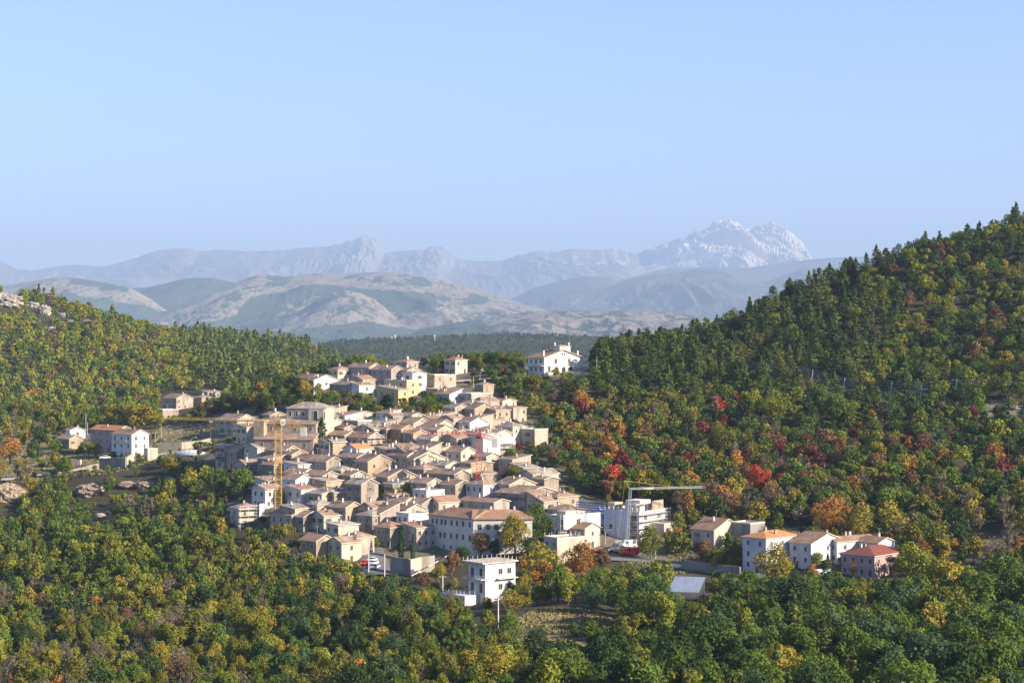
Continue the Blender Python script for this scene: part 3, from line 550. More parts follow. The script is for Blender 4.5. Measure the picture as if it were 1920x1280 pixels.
# trees that stand out in the photograph: kind, variant, column, row of the foot, height in rows, width factor, colour, label
SPECIAL = [
 ('p',4,604,850,66,1.15,'pine','tall dark spruce standing between the church and the houses'),
 ('c',0,752,1047,62,.85,'cypress','taller of the two slim cypresses before the stone houses'),
 ('c',0,774,1049,50,.8,'cypress','shorter of the two slim cypresses, nearer the convent'),
 ('b',5,1421,925,56,1.0,'red','bright scarlet tree, largest red crown on the wooded hillside'),
 ('b',3,1405,905,36,.9,'dark crimson','dull crimson tree just behind the large scarlet one'),
 ('b',0,1379,760,32,.8,'red','small scarlet tree under the dark pines of the hillside'),
 ('b',3,1820,795,34,1.2,'dark crimson','wide dull red tree below the fence on the hillside'),
 ('b',0,1787,808,34,.8,'red','crimson tree beside the wide dull red one below the fence'),
 ('b',4,1702,858,38,.9,'orange','orange-pink tree alone among green trees on the hillside'),
 ('b',5,1450,800,72,1.0,'yellow-green','big rounded yellow-green oak below the pine plantation'),
 ('b',5,1351,855,66,1.0,'olive','big oak turning yellow at its top, beside a dark pine'),
 ('b',1,1567,800,62,1.05,'green','broad green oak below the stony strip of the fence'),
 ('b',5,1560,1012,86,1.05,'orange','rusty gold walnut tree behind the row of pale houses'),
 ('b',5,1612,1015,76,1.1,'golden','round golden walnut tree beside the rusty one behind the houses'),
 ('b',5,1450,1100,84,1.15,'golden','round gold and green tree before the orange roofed house'),
 ('b',1,1640,1035,36,1.3,'rust-brown','low brown bush behind the red roofed pink house'),
 ('b',5,1712,1095,82,1.15,'yellow-green','large airy yellow-green tree overhanging the pink house'),
 ('s',1,1670,1095,60,1.5,'leafless grey-brown','thin leafless tree in front of the pink house wall'),
 ('s',0,1600,1085,40,1.0,'rust-brown','thin brown tree before the shaded wall of the pink house'),
 ('p',4,1552,1078,40,1.0,'pine','small dark fir between the white house and the pink one'),
 ('b',0,1525,1090,38,1.1,'orange','orange brown bush at the corner of the white house'),
 ('b',5,1220,1052,72,.95,'olive','pale trunked tree beside the road and street lamp'),
 ('b',0,1323,1060,54,1.15,'rust-brown','brownish tree at the garden wall of the cream house'),
 ('b',3,1375,1070,52,1.2,'olive','leafy olive tree below the cream house gable'),
 ('b',5,1002,1022,84,1.05,'green','broad green tree at the end of the white convent wing'),
 ('b',5,965,1044,86,.9,'golden','brown gold tree in front of the white convent wing'),
 ('b',1,900,1044,46,1.4,'rust-brown','brown leaved tree at the foot of the convent corner'),
 ('b',3,846,1078,46,1.2,'rust-brown','brown tree between the garden wall and the white flat-topped house'),
 ('b',0,822,1092,42,1.2,'golden','yellow brown tree just below the sunlit garden wall'),
 ('b',1,866,1062,38,1.3,'dark green','dark tree in the gap under the convent corner'),
 ('b',0,795,1104,38,1.2,'rust-brown','brown tree under the slanting pale pipe'),
 ('b',0,925,1020,40,1.0,'golden','small gold tree against the sunlit convent wall'),
 ('b',5,1090,1088,78,1.05,'orange','russet tree in front of the terrace of the cream block'),
 ('b',2,1130,1075,56,1.0,'rust-brown','dark russet tree beside the car park of the scaffolded house'),
 ('b',0,1020,1105,60,1.2,'orange','orange tree beside the white flat topped house'),
 ('b',5,955,1150,48,1.6,'golden','spreading gold bush below the white flat topped house'),
 ('b',3,412,862,32,1.2,'orange','orange tree at the foot of the scaffolded gabled house'),
 ('b',0,442,862,36,1.1,'orange','second orange tree beside the scaffolded house, nearer the church'),
 ('b',0,730,848,30,1.2,'olive','garden tree between the orange house and the red roofs'),
 ('b',1,765,850,24,1.2,'green','low green garden tree under the orange walled house'),
 ('b',1,652,858,18,1.6,'green','low green bush at the foot of the dark spruce'),
 ('b',0,700,928,30,1.1,'green','dark green garden tree among stone houses'),
 ('b',5,758,935,32,1.7,'yellow-green','wide bright green garden tree in the village centre'),
 ('b',3,718,932,20,1.0,'golden','small gold bush between two green village trees'),
 ('b',3,757,905,28,.8,'red','pink red autumn tree against a sunlit gable in the village'),
 ('b',0,652,912,20,1.3,'olive','grey green bush in a lane between stone houses'),
 ('b',1,625,770,34,1.4,'green','green tree below the white houses of the upper village'),
 ('b',3,654,772,30,1.2,'leafless grey-brown','bare greyish tree between two green ones below upper houses'),
 ('b',0,683,775,34,1.3,'green','green tree below the front yellow house on its shaded side'),
 ('b',4,597,755,40,.7,'yellow-green','narrow yellow-green tree beside the white gabled upper house'),
 ('b',0,567,748,42,1.1,'golden','russet gold tree in front of the shaded upper house'),
 ('b',5,548,745,44,1.3,'dark green','dark round tree at the edge of the upper village'),
 ('b',1,768,790,30,1.8,'green','wide green tree below the yellow houses'),
 ('b',0,832,788,24,1.5,'dark green','dark bush between the yellow houses and lower roofs'),
 ('b',0,833,682,22,1.3,'golden','gold tree before the long brown roof on the ridge'),
 ('b',1,797,690,22,1.5,'leafless grey-brown','grey bare shrub behind the tall white house'),
 ('b',3,958,765,24,1.4,'golden','yellow tree beside the stepped brown roofs'),
 ('b',5,1023,822,48,1.1,'blue-green','tall blue green tree above the ruined white wall'),
 ('b',5,963,882,44,1.0,'green','bright green tree below the scaffolded white tower'),
 ('b',1,963,915,44,1.1,'olive','grey olive tree lower down beside the tan blind gable'),
 ('b',3,943,705,16,1.0,'red','small red shrub by the path to the hilltop villa'),
 ('b',5,1131,752,42,1.2,'green','light green tree standing by itself below the hilltop villa'),
 ('b',1,1000,745,44,1.3,'olive','olive tree on the slope in front of the villa terrace'),
 ('b',0,985,720,24,1.2,'yellow-green','yellow-green bush beside the villa terrace'),
 ('b',1,1040,760,34,1.4,'leafless grey-brown','sparse grey tree on the slope below the villa'),
 ('b',0,1080,792,30,1.4,'dark green','dark bush below the slope of the villa'),
 ('b',1,925,690,30,1.4,'dark green','dark green tree on the ridge between long roof and villa'),
 ('b',0,960,688,32,1.3,'green','green tree on the ridge nearest the villa'),
 ('b',3,885,690,18,1.2,'green','small green tree behind the ridge path'),
 ('p',1,1076,1195,30,1.5,'pine light','small lone bushy pine in the bottom clearing'),
 ('b',5,1180,1215,52,1.0,'yellow-green','rounded light green tree at the edge of the clearing'),
 ('b',5,1108,1150,60,1.0,'blue-green','dull blue green tree on the upper edge of the clearing'),
 ('b',0,1165,1150,66,1.1,'green','dark leafy tree behind the clearing below the grass bank'),
 ('b',5,1255,1170,70,.95,'green','tall green tree just below the metal roofed shed'),
 ('b',0,1340,1118,40,1.4,'yellow-green','light green tree beside the metal roofed shed'),
 ('p',0,1600,1300,86,1.2,'pine light','grey green pine at the bottom edge in front of dark woods'),
 ('p',2,1512,1235,70,1.0,'pine','first slim pine of a pair in the lower woods'),
 ('p',1,1545,1240,74,1.0,'pine light','second slim pine of a pair in the lower woods'),
 ('b',5,1735,1045,34,1.3,'orange','orange tree behind the airy yellow-green one'),
 ('b',0,1790,1040,36,1.0,'orange','small orange tree beside the ploughed plot'),
 ('p',4,1805,1072,66,1.2,'pine','dark fir in front of the ploughed plot'),
 ('b',3,1905,1035,34,1.1,'orange','orange tree on the ploughed plot'),
 ('b',0,105,852,34,1.1,'green','green tree on the lane below the low tan house'),
 ('b',0,122,895,44,.9,'green','green tree at the end of the lane wall'),
 ('b',1,178,858,28,1.4,'yellow-green','yellow-green bush before the shaded pair of houses'),
 ('b',1,20,870,50,1.3,'orange','orange brown tree beside the terraced field'),
 ('b',1,262,808,52,1.7,'golden','pale orange wood edge tree behind the field slope'),
 ('b',0,320,888,36,1.4,'golden','yellow tree in front of the long parapet wall'),
 ('b',3,420,935,42,1.2,'green','green tree below the small stone house with balcony'),
 ('b',1,455,935,56,1.2,'green','tall green tree on the village edge under the yellow crane'),
 ('b',4,527,950,40,.8,'dark green','dark tree behind the foot of the yellow crane'),
]
rs_ = np.random.default_rng(1)
for kind, v, px, py, hp, wd, colour, label in SPECIAL:
    p = hit(px, py); h = hp / F * p[1]; h = min(h, 16)
    # a tree drawn wider keeps its height
    plant(kind, v, p[0], p[1], p[2] - .2, h, wd, colour if kind != 's' else colour, label, None)
    MANUAL_XY.append((p[0], p[1], h * .3 * wd)); SPEC_IMG.append((px, py - .22 * hp, hp * .36 * wd, p[1]))
grow()
print('trees', len(TREES))
# the largest in view are things of their own; the rest is wood
order = sorted(range(len(TREES)), key=lambda i: -TREES[i][10]); cnt = {'b': 0, 's': 0, 'p': 0}; LIM = {'b': 85, 's': 60, 'p': 120}; rest = []; used = set()
for i in order:
    x, y, z, h, wide, kind, v, colour, px, ty, sz = TREES[i]
    if cnt[kind] < LIM[kind] and 2 < px < 1918 and ty < 1262:
        lab = f"{colour if kind != 'p' else ('dark' if colour == 'pine' else 'light green')} {'tree' if kind != 'p' else 'pine'} {at_words(px, ty)}"
        if lab in used: rest.append(i); continue
        used.add(lab); cnt[kind] += 1
        plant(kind, v, x, y, z - .2, h, wide, colour, lab, {'b': 'broadleaf trees of the woods', 's': 'leafless trees of the woods', 'p': 'pines of the hillside'}[kind], random.uniform(0, 6.28))
    else: rest.append(i)
def wood(name, label, idx):
    Vs, Cs = [], []; r = np.random.default_rng(3)
    for i in idx:
        x, y, z, h, wide, kind, v, colour, px, ty, sz = TREES[i]
        L = {'b': (NEAR_B, MID_B, FAR_B), 's': (NEAR_S, MID_S, FAR_S), 'p': (NEAR_P, MID_P, FAR_P)}[kind][0 if y < 480 else 1 if y < 1000 else 2]
        V, Q, t, (tv, tq) = L[v]; s = h / HT[kind][v]; a = r.uniform(0, 6.28)
        col = np.array(PINE if colour == 'pine' else PINEL if colour == 'pine light' else LEAF[colour]) * r.uniform(.82, 1.18) * (1.3 if y > 1000 else 1)
        tvq = tv[tq].reshape(-1, 3)
        W = np.r_[V, tvq] * np.array((s * wide, s * wide, s)); ca, sa = cos(a), sin(a)
        Vs.append(np.c_[W[:, 0] * ca - W[:, 1] * sa + x, W[:, 0] * sa + W[:, 1] * ca + y, W[:, 2] + z - .2].astype(np.float32))
        Cs.append(np.r_[t[:, None] * col[None], np.tile((.13, .10, .08), (len(tvq), 1))].astype(np.float32))
    V = np.concatenate(Vs); me = np_mesh(name, V, quads(len(V) // 4), [LM_ALL], np.concatenate(Cs))
    o = link(name, me); tag(o, label, 'wood', kind='stuff'); return o
A = [i for i in rest if TREES[i][1] >= 860 and TREES[i][8] < 720]; sA = set(A)
B = [i for i in rest if i not in sA and TREES[i][8] > 985 and TREES[i][9] < 1060]; sB = set(B)
wood('mixed_woodland', 'far green and yellow wood covering the hill behind the village', A)
wood('mixed_woodland', 'wood of pines and autumn trees covering the big hillside', B)
wood('mixed_woodland', 'smaller trees filling the woods around and below the village', [i for i in rest if i not in sA and i not in sB])
# scrub on the low rise beyond the village
r = np.random.default_rng(44); Vs = []; Cs = []
for k in range(5200):
    y = r.uniform(2000, 3600); x = r.uniform(-.10, .10) * y; z = float(tz(x, y))
    if not visible(x, y, z + 5): continue
    V, Q, t, _ = FAR_B[r.integers(0, 7)]; m = r.choice(len(t) // 4, 34, replace=False); W = V.reshape(-1, 4, 3)[m]; c = W.mean(1, keepdims=True); W = (c + (W - c) * 1.7).reshape(-1, 3) * r.uniform(.5, 1.0)
    Vs.append((W + np.array((x, y, z - .5))).astype(np.float32)); Cs.append((t.reshape(-1, 4)[m].reshape(-1, 1) * np.array((.075, .095, .06)) * r.uniform(.8, 1.9)).astype(np.float32))
V = np.concatenate(Vs); tag(link('scrub_woodland', np_mesh('scrub_woodland', V, quads(len(V) // 4), [LM_ALL], np.concatenate(Cs))), 'dark scrub wood on the low rise beyond the village', 'scrub', kind='stuff')
# ------------------------------------------------------------------ buildings
def plaster(nm, c, dirt=.7):
    c = np.array(c) * .88; return mat('wall ' + nm, tuple(c * .88), tuple(np.minimum(c * 1.08, .92)), 1.1, 8, bump=.25, col3=tuple(c * dirt), sc3=.35, streak=(1, 1, .35))
WM = {'W': plaster('white', (.72, .70, .66), .82), 'C': plaster('cream', (.62, .54, .42), .66), 'T': plaster('tan', (.46, .355, .25), .58), 'S': plaster('grey beige stone', (.37, .31, .245), .45),
      'Y': plaster('yellow', (.64, .49, .27), .8), 'P': plaster('pinkish', (.45, .365, .315), .6), 'B': plaster('bluish white', (.58, .60, .64), .82), 'O': plaster('orange', (.50, .29, .16), .8),
      'G': plaster('grey', (.31, .295, .275), .65), 'L': plaster('pale stone', (.50, .42, .33), .55), 'K': plaster('rose', (.52, .36, .35), .8)}
def tiles(nm, a, b, c3): return mat('roof ' + nm, a, b, 1.6, 8, bump=.5, spec=.03, col3=c3, sc3=.45, stretch=(1, 1, 1))
RM = {'b': tiles('weathered brown tiles', (.20, .13, .095), (.36, .235, .17), (.38, .30, .23)), 'r': tiles('red brown tiles', (.25, .135, .085), (.36, .215, .14), (.34, .25, .18)),
      'o': tiles('orange tiles', (.44, .17, .07), (.58, .26, .12), (.48, .24, .13)), 'g': tiles('grey brown tiles', (.19, .16, .13), (.32, .27, .22), (.44, .39, .32)),
      'd': tiles('dark red tiles', (.19, .06, .045), (.27, .09, .065), (.22, .10, .08)), 'f': tiles('pale concrete', (.42, .38, .33), (.55, .50, .43), (.35, .31, .27))}
GLASS = mat('window glass dark', (.035, .04, .05), rough=.25, spec=.5); SHUT = mat('shutter brown', (.11, .065, .04), (.17, .10, .06), 5); SHG = mat('shutter green grey', (.10, .12, .11), (.15, .17, .15), 5)
TRIM = mat('stone trim', (.50, .45, .38), (.62, .57, .49), 3); DOORM = mat('wood door', (.13, .07, .04), (.2, .12, .07), 4); METAL = mat('galvanised steel', (.45, .46, .47), (.6, .6, .6), 4, rough=.5, metal=.3)
TARP = mat('white scaffold sheet', (.50, .53, .58), (.60, .62, .65), 1.2, bump=.4); WOODP = mat('scaffold planks', (.35, .27, .18), (.46, .37, .26), 3); WHITEM = mat('white metal', (.8, .8, .8), (.85, .85, .85), 3)
_wcache = {}
def window_mesh(w_, h_, style):
    k = (round(w_, 2), round(h_, 2), style)
    if k in _wcache: return _wcache[k]
    m = MB(); f = .09   # local: x across, y outward (towards -y), z up; origin at the centre
    for a in ((-w_ / 2 - f, -w_ / 2, -h_ / 2 - f, h_ / 2 + f), (w_ / 2, w_ / 2 + f, -h_ / 2 - f, h_ / 2 + f), (-w_ / 2, w_ / 2, h_ / 2, h_ / 2 + f)):
        m.box(a[0], a[1], -.07, .05, a[2], a[3], 1)
    m.box(-w_ / 2 - .12, w_ / 2 + .12, -.13, .05, -h_ / 2 - .1, -h_ / 2 - .003, 1)
    if style == 'shut': 
        m.box(-w_ / 2 + .01, -.012, -.045, .04, -h_ / 2, h_ / 2 - .01, 2); m.box(.012, w_ / 2 - .01, -.045, .04, -h_ / 2, h_ / 2 - .01, 2)
    else:
        m.box(-w_ / 2 + .003, w_ / 2 - .003, -.015, .04, -h_ / 2, h_ / 2 - .003, 0); m.box(-.025, .025, -.04, -.018, -h_ / 2 + .01, h_ / 2 - .01, 1)
        if style == 'open':
            for sx in (-1, 1): x = sx * (w_ / 2 + .10 + w_ * .24); m.box(x - w_ * .24, x + w_ * .24, -.13, -.075, -h_ / 2, h_ / 2, 2)
    me = m.mesh('window', [GLASS, TRIM, SHUT if style != 'open' else SHG]); _wcache[k] = me; return me
def put_window(parent, P, ang, w_=.95, h_=1.3, style='glass', name='window'):
    o = link(name, window_mesh(w_, h_, style), parent); o.location = P; o.rotation_euler = (0, 0, ang); return o
def roof_obj(parent, kind, Aw, Bd, z, pitch, mcol, ov=.4):
    """roof over x in [-A,0], y in [0,B], eaves at z"""
    t = .2; x0, x1, y0, y1 = -Aw - ov, ov, -ov, Bd + ov; m = MB(); dz = ov * pitch
    def slab(p):      # p: outline of one slope (top), thickened downward
        q = [(a, b, c - t) for a, b, c in p]; m.face(p, 0); m.face(q[::-1], 1)
        for i in range(len(p)): j = (i + 1) % len(p); m.face([p[i], q[i], q[j], p[j]], 1)
    if kind == 'R':
        r = z + Bd / 2 * pitch + t; e = z - dz + t; yc = Bd / 2
        slab([(x0, y0, e), (x1, y0, e), (x1, yc, r), (x0, yc, r)]); slab([(x1, y1, e), (x0, y1, e), (x0, yc, r), (x1, yc, r)])
    elif kind == 'L':
        r = z + Aw / 2 * pitch + t; e = z - dz + t; xc = -Aw / 2
        slab([(x1, y0, e), (x1, y1, e), (xc, y1, r), (xc, y0, r)]); slab([(x0, y1, e), (x0, y0, e), (xc, y0, r), (xc, y1, r)])
    elif kind == 'hip':
        e = z - dz + t
        if Aw >= Bd: r = z + Bd / 2 * pitch + t; a, b = (-Aw + Bd / 2, Bd / 2, r), (-Bd / 2, Bd / 2, r)
        else: r = z + Aw / 2 * pitch + t; a, b = (-Aw / 2, Aw / 2, r), (-Aw / 2, Bd - Aw / 2, r)
        c = [(x0, y0, e), (x1, y0, e), (x1, y1, e), (x0, y1, e)]
        if Aw >= Bd: slab([c[0], c[1], b, a]); slab([c[1], c[2], b]); slab([c[2], c[3], a, b]); slab([c[3], c[0], a])
        else: slab([c[0], c[1], a]); slab([c[1], c[2], b, a]); slab([c[2], c[3], b]); slab([c[3], c[0], a, b])
    elif kind == 'S': slab([(x0, y0, z - dz + t), (x1, y0, z - dz + t), (x1, y1, z + (Bd + ov) * pitch + t), (x0, y1, z + (Bd + ov) * pitch + t)])
    elif kind == 'D': slab([(x0, y0, z + (Aw + ov) * pitch + t), (x1, y0, z - dz + t), (x1, y1, z - dz + t), (x0, y1, z + (Aw + ov) * pitch + t)])
    elif kind == 'flat':
        m.box(-Aw + .25, -.25, .25, Bd - .25, z - .3, z + .02, 0)
        for b in ((-Aw - .06, .06, -.06, .22), (-Aw - .06, .06, Bd - .22, Bd + .06), (-Aw - .06, -Aw + .22, .22, Bd - .22), (-.22, .06, .22, Bd - .22)): m.box(*b, z + .003, z + .45, 1)
    return m.build('roof', [mcol, TRIM], parent)
def wall_obj(parent, kind, Aw, Bd, h, pitch, wm, base=-4.0):
    m = MB(); z = h; zb = base
    b = [(-Aw, 0), (0, 0), (0, Bd), (-Aw, Bd)]
    top = [z] * 4
    if kind == 'S': top = [z, z, z + Bd * pitch, z + Bd * pitch]
    if kind == 'D': top = [z + Aw * pitch, z, z, z + Aw * pitch]
    for i in range(4):
        j = (i + 1) % 4; m.face([(*b[i], zb), (*b[j], zb), (*b[j], top[j]), (*b[i], top[i])])
    if kind == 'R':
        for x in (-Aw, 0): m.face([(x, 0, z), (x, Bd, z), (x, Bd / 2, z + Bd / 2 * pitch)])
    if kind == 'L':
        for y in (0, Bd): m.face([(-Aw, y, z), (0, y, z), (-Aw / 2, y, z + Aw / 2 * pitch)])
    m.face([(*b[i], zb) for i in range(4)])
    return m.build('wall', wm, parent)
def roof_z(kind, x, y, Aw, Bd, h, pitch):
    if kind == 'R': return h + (Bd / 2 - abs(y - Bd / 2)) * pitch
    if kind == 'L': return h + (Aw / 2 - abs(x + Aw / 2)) * pitch
    if kind == 'hip': return h + min(Bd / 2 - abs(y - Bd / 2), Aw / 2 - abs(x + Aw / 2)) * pitch
    if kind == 'S': return h + y * pitch
    if kind == 'D': return h - x * pitch
    return h
HOUSES = {}
def house(key, T, cx, cy, wl, wr, hpx, kind, wm, rm, label, theta=None, floors=None, nL=None, nR=None, ch=None, pitch=None, minh=6.2, ant=None, style=None, min_side=7.0, name='house', cat='house', D=None, bal=0, wm2=None, group=None, door=True):
    """T: survey tile (x0, y0, zoom) in which corner column, eave row, face widths and height were read off the photograph"""
    r = random.Random(key); tx, ty, sc = T
    px = tx + cx / sc; py = ty + cy / sc; pl = px - wl / sc; pr = px + wr / sc
    th = radians(theta) if theta is not None else (radians(40) * .45 + atan2(wr + 20, wl + 20) * .55)
    th = max(radians(43), min(radians(60), th)) if theta is None else th
    h = 6.0
    for _ in range(3):
        p = hit(px, py, h) if D is None else np.array(((px - CX) / F * D, D, 0))
        h = max(minh, hpx / sc / F * p[1])
    if D is not None: p[2] = -(py - CY) / F * D - h
    X0, D0 = p[0], p[1]; k = (pl - CX) / F; Aw = (X0 - k * D0) / (cos(th) + k * sin(th)); k = (pr - CX) / F; Bd = (k * D0 - X0) / (sin(th) - k * cos(th))
    Aw = max(min_side, min(Aw, 45)); Bd = max(min_side, min(abs(Bd), 32))
    pt = pitch or r.uniform(.36, .46)
    e = empty(name, p, -th); tag(e, label, cat, group)
    wall_obj(e, kind, Aw, Bd, h, pt, WM[wm]); roof_obj(e, kind, Aw, Bd, h, pt, RM[rm])
    # windows, floor by floor down from the eaves
    fl = floors or max(1, min(4, int(round(h / 3.0))))
    st = style or r.choice(['glass', 'glass', 'shut', 'open'])
    for face in 'LR':
        L = Aw if face == 'L' else Bd; n = nL if face == 'L' else nR
        if n is None: n = max(1, int(round(L / (3.3 if face == 'L' else 4.2))))
        if n == 0: continue
        for f in range(fl):
            z = h - 1.55 - 2.95 * f
            if z < 1.0: break
            for i in range(n):
                if nL is None and nR is None and r.random() < (.2 if face == 'L' else .38): continue
                u = (i + .5 + (r.uniform(-.1, .1) if nL is None else 0)) / n * L; tall = r.random() < .3 and f > 0
                w_, h_ = r.choice([(.85, 1.15), (.95, 1.3)]) if not tall else (1.0, 1.9)
                s2 = st if r.random() < .8 else 'glass'
                if face == 'L': put_window(e, (-u, 0, z - (.3 if tall else 0)), 0, w_, h_, s2)
                else: put_window(e, (0, u, z - (.3 if tall else 0)), pi / 2, w_, h_, s2)
    if door:
        d = MB(); d.box(-.55, .55, -.05, .05, -.2, 2.1, 0); d.box(-.65, -.55, -.09, .05, -.2, 2.2, 1); d.box(.55, .65, -.09, .05, -.2, 2.2, 1); d.box(-.55, .55, -.09, .05, 2.1, 2.2, 1)
        o = d.build('door', [DOORM, TRIM], e); o.location = (-Aw * r.uniform(.3, .7), 0, 0)
    for b in range(bal):
        m = MB(); u = Aw * (b + .5) / bal; m.box(-u - 1.3, -u + 1.3, -1.0, 0, h - 3.0, h - 2.85)
        for q in np.linspace(-1.28, 1.28, 9): m.bar((-u + q, -.97, h - 2.85), (-u + q, -.97, h - 1.95), .025)
        m.bar((-u - 1.3, -.97, h - 1.95), (-u + 1.3, -.97, h - 1.95), .035); m.build('balcony', TRIM, e)
    for c in range(r.choice([1, 1, 2]) if ch is None else ch):
        x = -Aw * r.uniform(.2, .8); y = Bd * r.uniform(.25, .75); z = roof_z(kind, x, y, Aw, Bd, h, pt); hh = r.uniform(.8, 1.3)
        m = MB(); m.box(x - .28, x + .28, y - .28, y + .28, z - .2, z + hh, 0)
        for a in (-.22, .16): m.box(x + a, x + a + .06, y - .22, y + .22, z + hh, z + hh + .22, 0)
        m.box(x - .36, x + .36, y - .36, y + .36, z + hh + .22, z + hh + .3, 1); m.build('chimney', [WM['L'] if r.random() < .6 else WM['W'], RM['r']], e)
    if ant or (ant is None and r.random() < .35):
        x = -Aw * r.uniform(.3, .7); y = Bd * .5; z = roof_z(kind, x, y, Aw, Bd, h, pt); m = MB(); m.bar((x, y, z - .1), (x, y, z + 2.4), .03)
        m.bar((x - .7, y, z + 2.3), (x + .7, y, z + 2.3), .02)
        for q in np.linspace(-.6, .6, 6): m.bar((x + q, y - .35, z + 2.3), (x + q, y + .35, z + 2.3), .012)
        m.build('antenna', METAL, e)
    if r.random() < .22:
        x = -Aw * r.uniform(.1, .9); z = roof_z(kind, x, .3, Aw, Bd, h, pt) + .3; m = MB(); k_ = 12; ring = [(x + .45 * cos(2 * pi * i / k_), -.35 - .05, z + .5 + .45 * sin(2 * pi * i / k_)) for i in range(k_)]
        for i in range(k_): m.face([ring[i], ring[(i + 1) % k_], (x, -.2, z + .5)])
        m.bar((x, -.2, z + .5), (x, .1, z - .3), .03); m.build('satellite_dish', WHITEM, e)
    HOUSES[key] = (e, Aw, Bd, h, pt, kind); return e, Aw, Bd, h
TA = (400, 640, 4.8); TB = (760, 620, 4.8); TC = (400, 840, 4.8); TD = (760, 840, 4.8); TE = (1120, 860, 5.334); TF = (1380, 940, 5.333); TG = (80, 700, 5.333)
H = house
# -- upper village
H('a20', TA, 1665, 440, 195, 75, 140, 'D', 'Y', 'g', 'pale yellow house with brown roof in front of the deeper yellow block', nL=2, nR=1, floors=2, pitch=.12, bal=1)
H('a21', TA, 1740, 357, 205, 95, 150, 'flat', 'Y', 'f', 'taller yellow flat topped block behind the pale yellow house', nL=2, nR=1, floors=3)
H('a22', TB, 65, 385, 60, 127, 185, 'R', 'W', 'g', 'tall white four storey house beside the yellow block', nR=1, nL=1, floors=3, pitch=.2)
H('a23', TA, 1600, 255, 175, 100, 150, 'R', 'P', 'b', 'tall mauve grey house with white end wall above the yellow houses', nL=3, nR=1)
H('a24', TA, 1745, 262, 60, 105, 80, 'R', 'L', 'b', 'narrow brown sided gabled house behind the tall white house')
H('a25', TA, 1400, 235, 190, 120, 70, 'R', 'P', 'b', 'long shaded house topmost in the upper village')
H('a26', TA, 1120, 252, 48, 92, 60, 'hip', 'C', 'b', 'small cream house at the far tip of the upper village')
H('a27', TA, 1345, 345, 125, 110, 120, 'L', 'L', 'r', 'house with stone gable and wide red brown roof slope', nL=1, nR=1)
H('a28', TA, 1235, 388, 190, 70, 115, 'hip', 'S', 'b', 'big stone house with hipped brown roof above the bare tree', nL=3, nR=2, floors=2)
H('a28b', TA, 1312, 395, 20, 105, 100, 'D', 'W', 'b', 'white lean-to house joined to the hipped stone house', nR=1, nL=0, pitch=.12)
H('a29', TA, 905, 350, 60, 225, 100, 'R', 'W', 'b', 'house with broad blank white gable on the shaded side of upper village', nL=1, nR=1, ch=1)
H('a30', TA, 880, 330, 150, 80, 80, 'R', 'P', 'r', 'red roofed house just behind the broad white gable')
H('a30b', TA, 735, 320, 60, 60, 60, 'hip', 'L', 'r', 'small roofed house behind, further out along the upper ridge')
H('a31', TA, 606, 350, 70, 30, 50, 'hip', 'G', 'g', 'small grey house half hidden by dark trees')
H('a32', TA, 1740, 185, 95, 30, 40, 'hip', 'P', 'r', 'small house with bright red roof on the very top of the ridge')
H('b2', TB, 262, 402, 50, 195, 95, 'flat', 'L', 'f', 'low beige concrete shell with small openings on the ridge', theta=58, nR=2, nL=1, floors=1, ch=0)
H('b3', TB, 450, 262, 80, 105, 30, 'hip', 'C', 'r', 'long low house with brown roof and cream wall on the ridge')
H('b4', TB, 292, 250, 60, 20, 50, 'flat', 'O', 'b', 'small dark brown hut beside the gold tree on the ridge', minh=3)
H('b5', TB, 397, 572, 150, 105, 120, 'S', 'B', 'b', 'shaded bluish house with patchy brown roof beneath the yellow houses', nL=3, nR=1, pitch=.28)
H('b6', TB, 595, 570, 60, 190, 130, 'flat', 'L', 'f', 'roofless tan stone house with long sunlit wall', theta=52, nR=0, ch=0)
H('b7', TB, 732, 640, 130, 130, 70, 'L', 'L', 'b', 'brown roofed house stepping down below the roofless tan house')
H('b8', TB, 625, 705, 50, 195, 100, 'R', 'T', 'b', 'tan house with broad windowless gable on the stepped lane', nR=0)
H('b8b', TB, 815, 715, 40, 75, 60, 'D', 'T', 'b', 'small tan house against the uphill end of the broad tan gable', pitch=.12)
H('b9', TB, 762, 803, 40, 115, 55, 'D', 'P', 'b', 'low pinkish stone shed below the broad tan gable', minh=4, pitch=.15)
H('b10', TB, 580, 828, 85, 155, 80, 'R', 'W', 'b', 'white gabled house above the red crane mast', nL=2, nR=0)
H('b11', TB, 430, 795, 110, 100, 60, 'L', 'L', 'b', 'cream stone house with crooked roofs beside the white gable')
H('b14', TB, 300, 845, 120, 90, 50, 'R', 'L', 'b', 'half collapsed roofed house behind the long low gables', ch=0)
H('b12', TB, 92, 822, 95, 110, 70, 'R', 'T', 'b', 'tan gabled house just beneath the dark bush and yellow houses')
H('b13', TB, 287, 897, 200, 160, 100, 'R', 'L', 'b', 'wide gabled tan house over the crane jib')
H('b15', TB, 462, 972, 155, 110, 110, 'L', 'L', 'r', 'red roofed house crossed by the red crane jib', nL=3)
H('b16', TB, 228, 978, 90, 80, 95, 'R', 'C', 'g', 'narrow cream house under the jib of the red crane')
H('b17', TB, 650, 978, 190, 50, 90, 'R', 'B', 'b', 'long bluish house behind the red crane mast', nL=4)
H('b18', TB, 700, 940, 22, 85, 250, 'R', 'W', 'g', 'tall white narrow tower house beside the red crane', nR=0, nL=0, pitch=.2)
H('b19', TB, 800, 1000, 14, 80, 120, 'flat', 'L', 'f', 'pale stone tower with scaffold box on its top', nR=0, nL=0, ch=0)
H('b20', TB, 967, 867, 160, 105, 90, 'hip', 'C', 'g', 'cream house with wide grey hipped roof on the wood edge')
H('b21', TB, 1165, 895, 100, 105, 90, 'flat', 'L', 'f', 'pale ruined house with broken walls at the wood edge', ch=0, nR=0, nL=1)
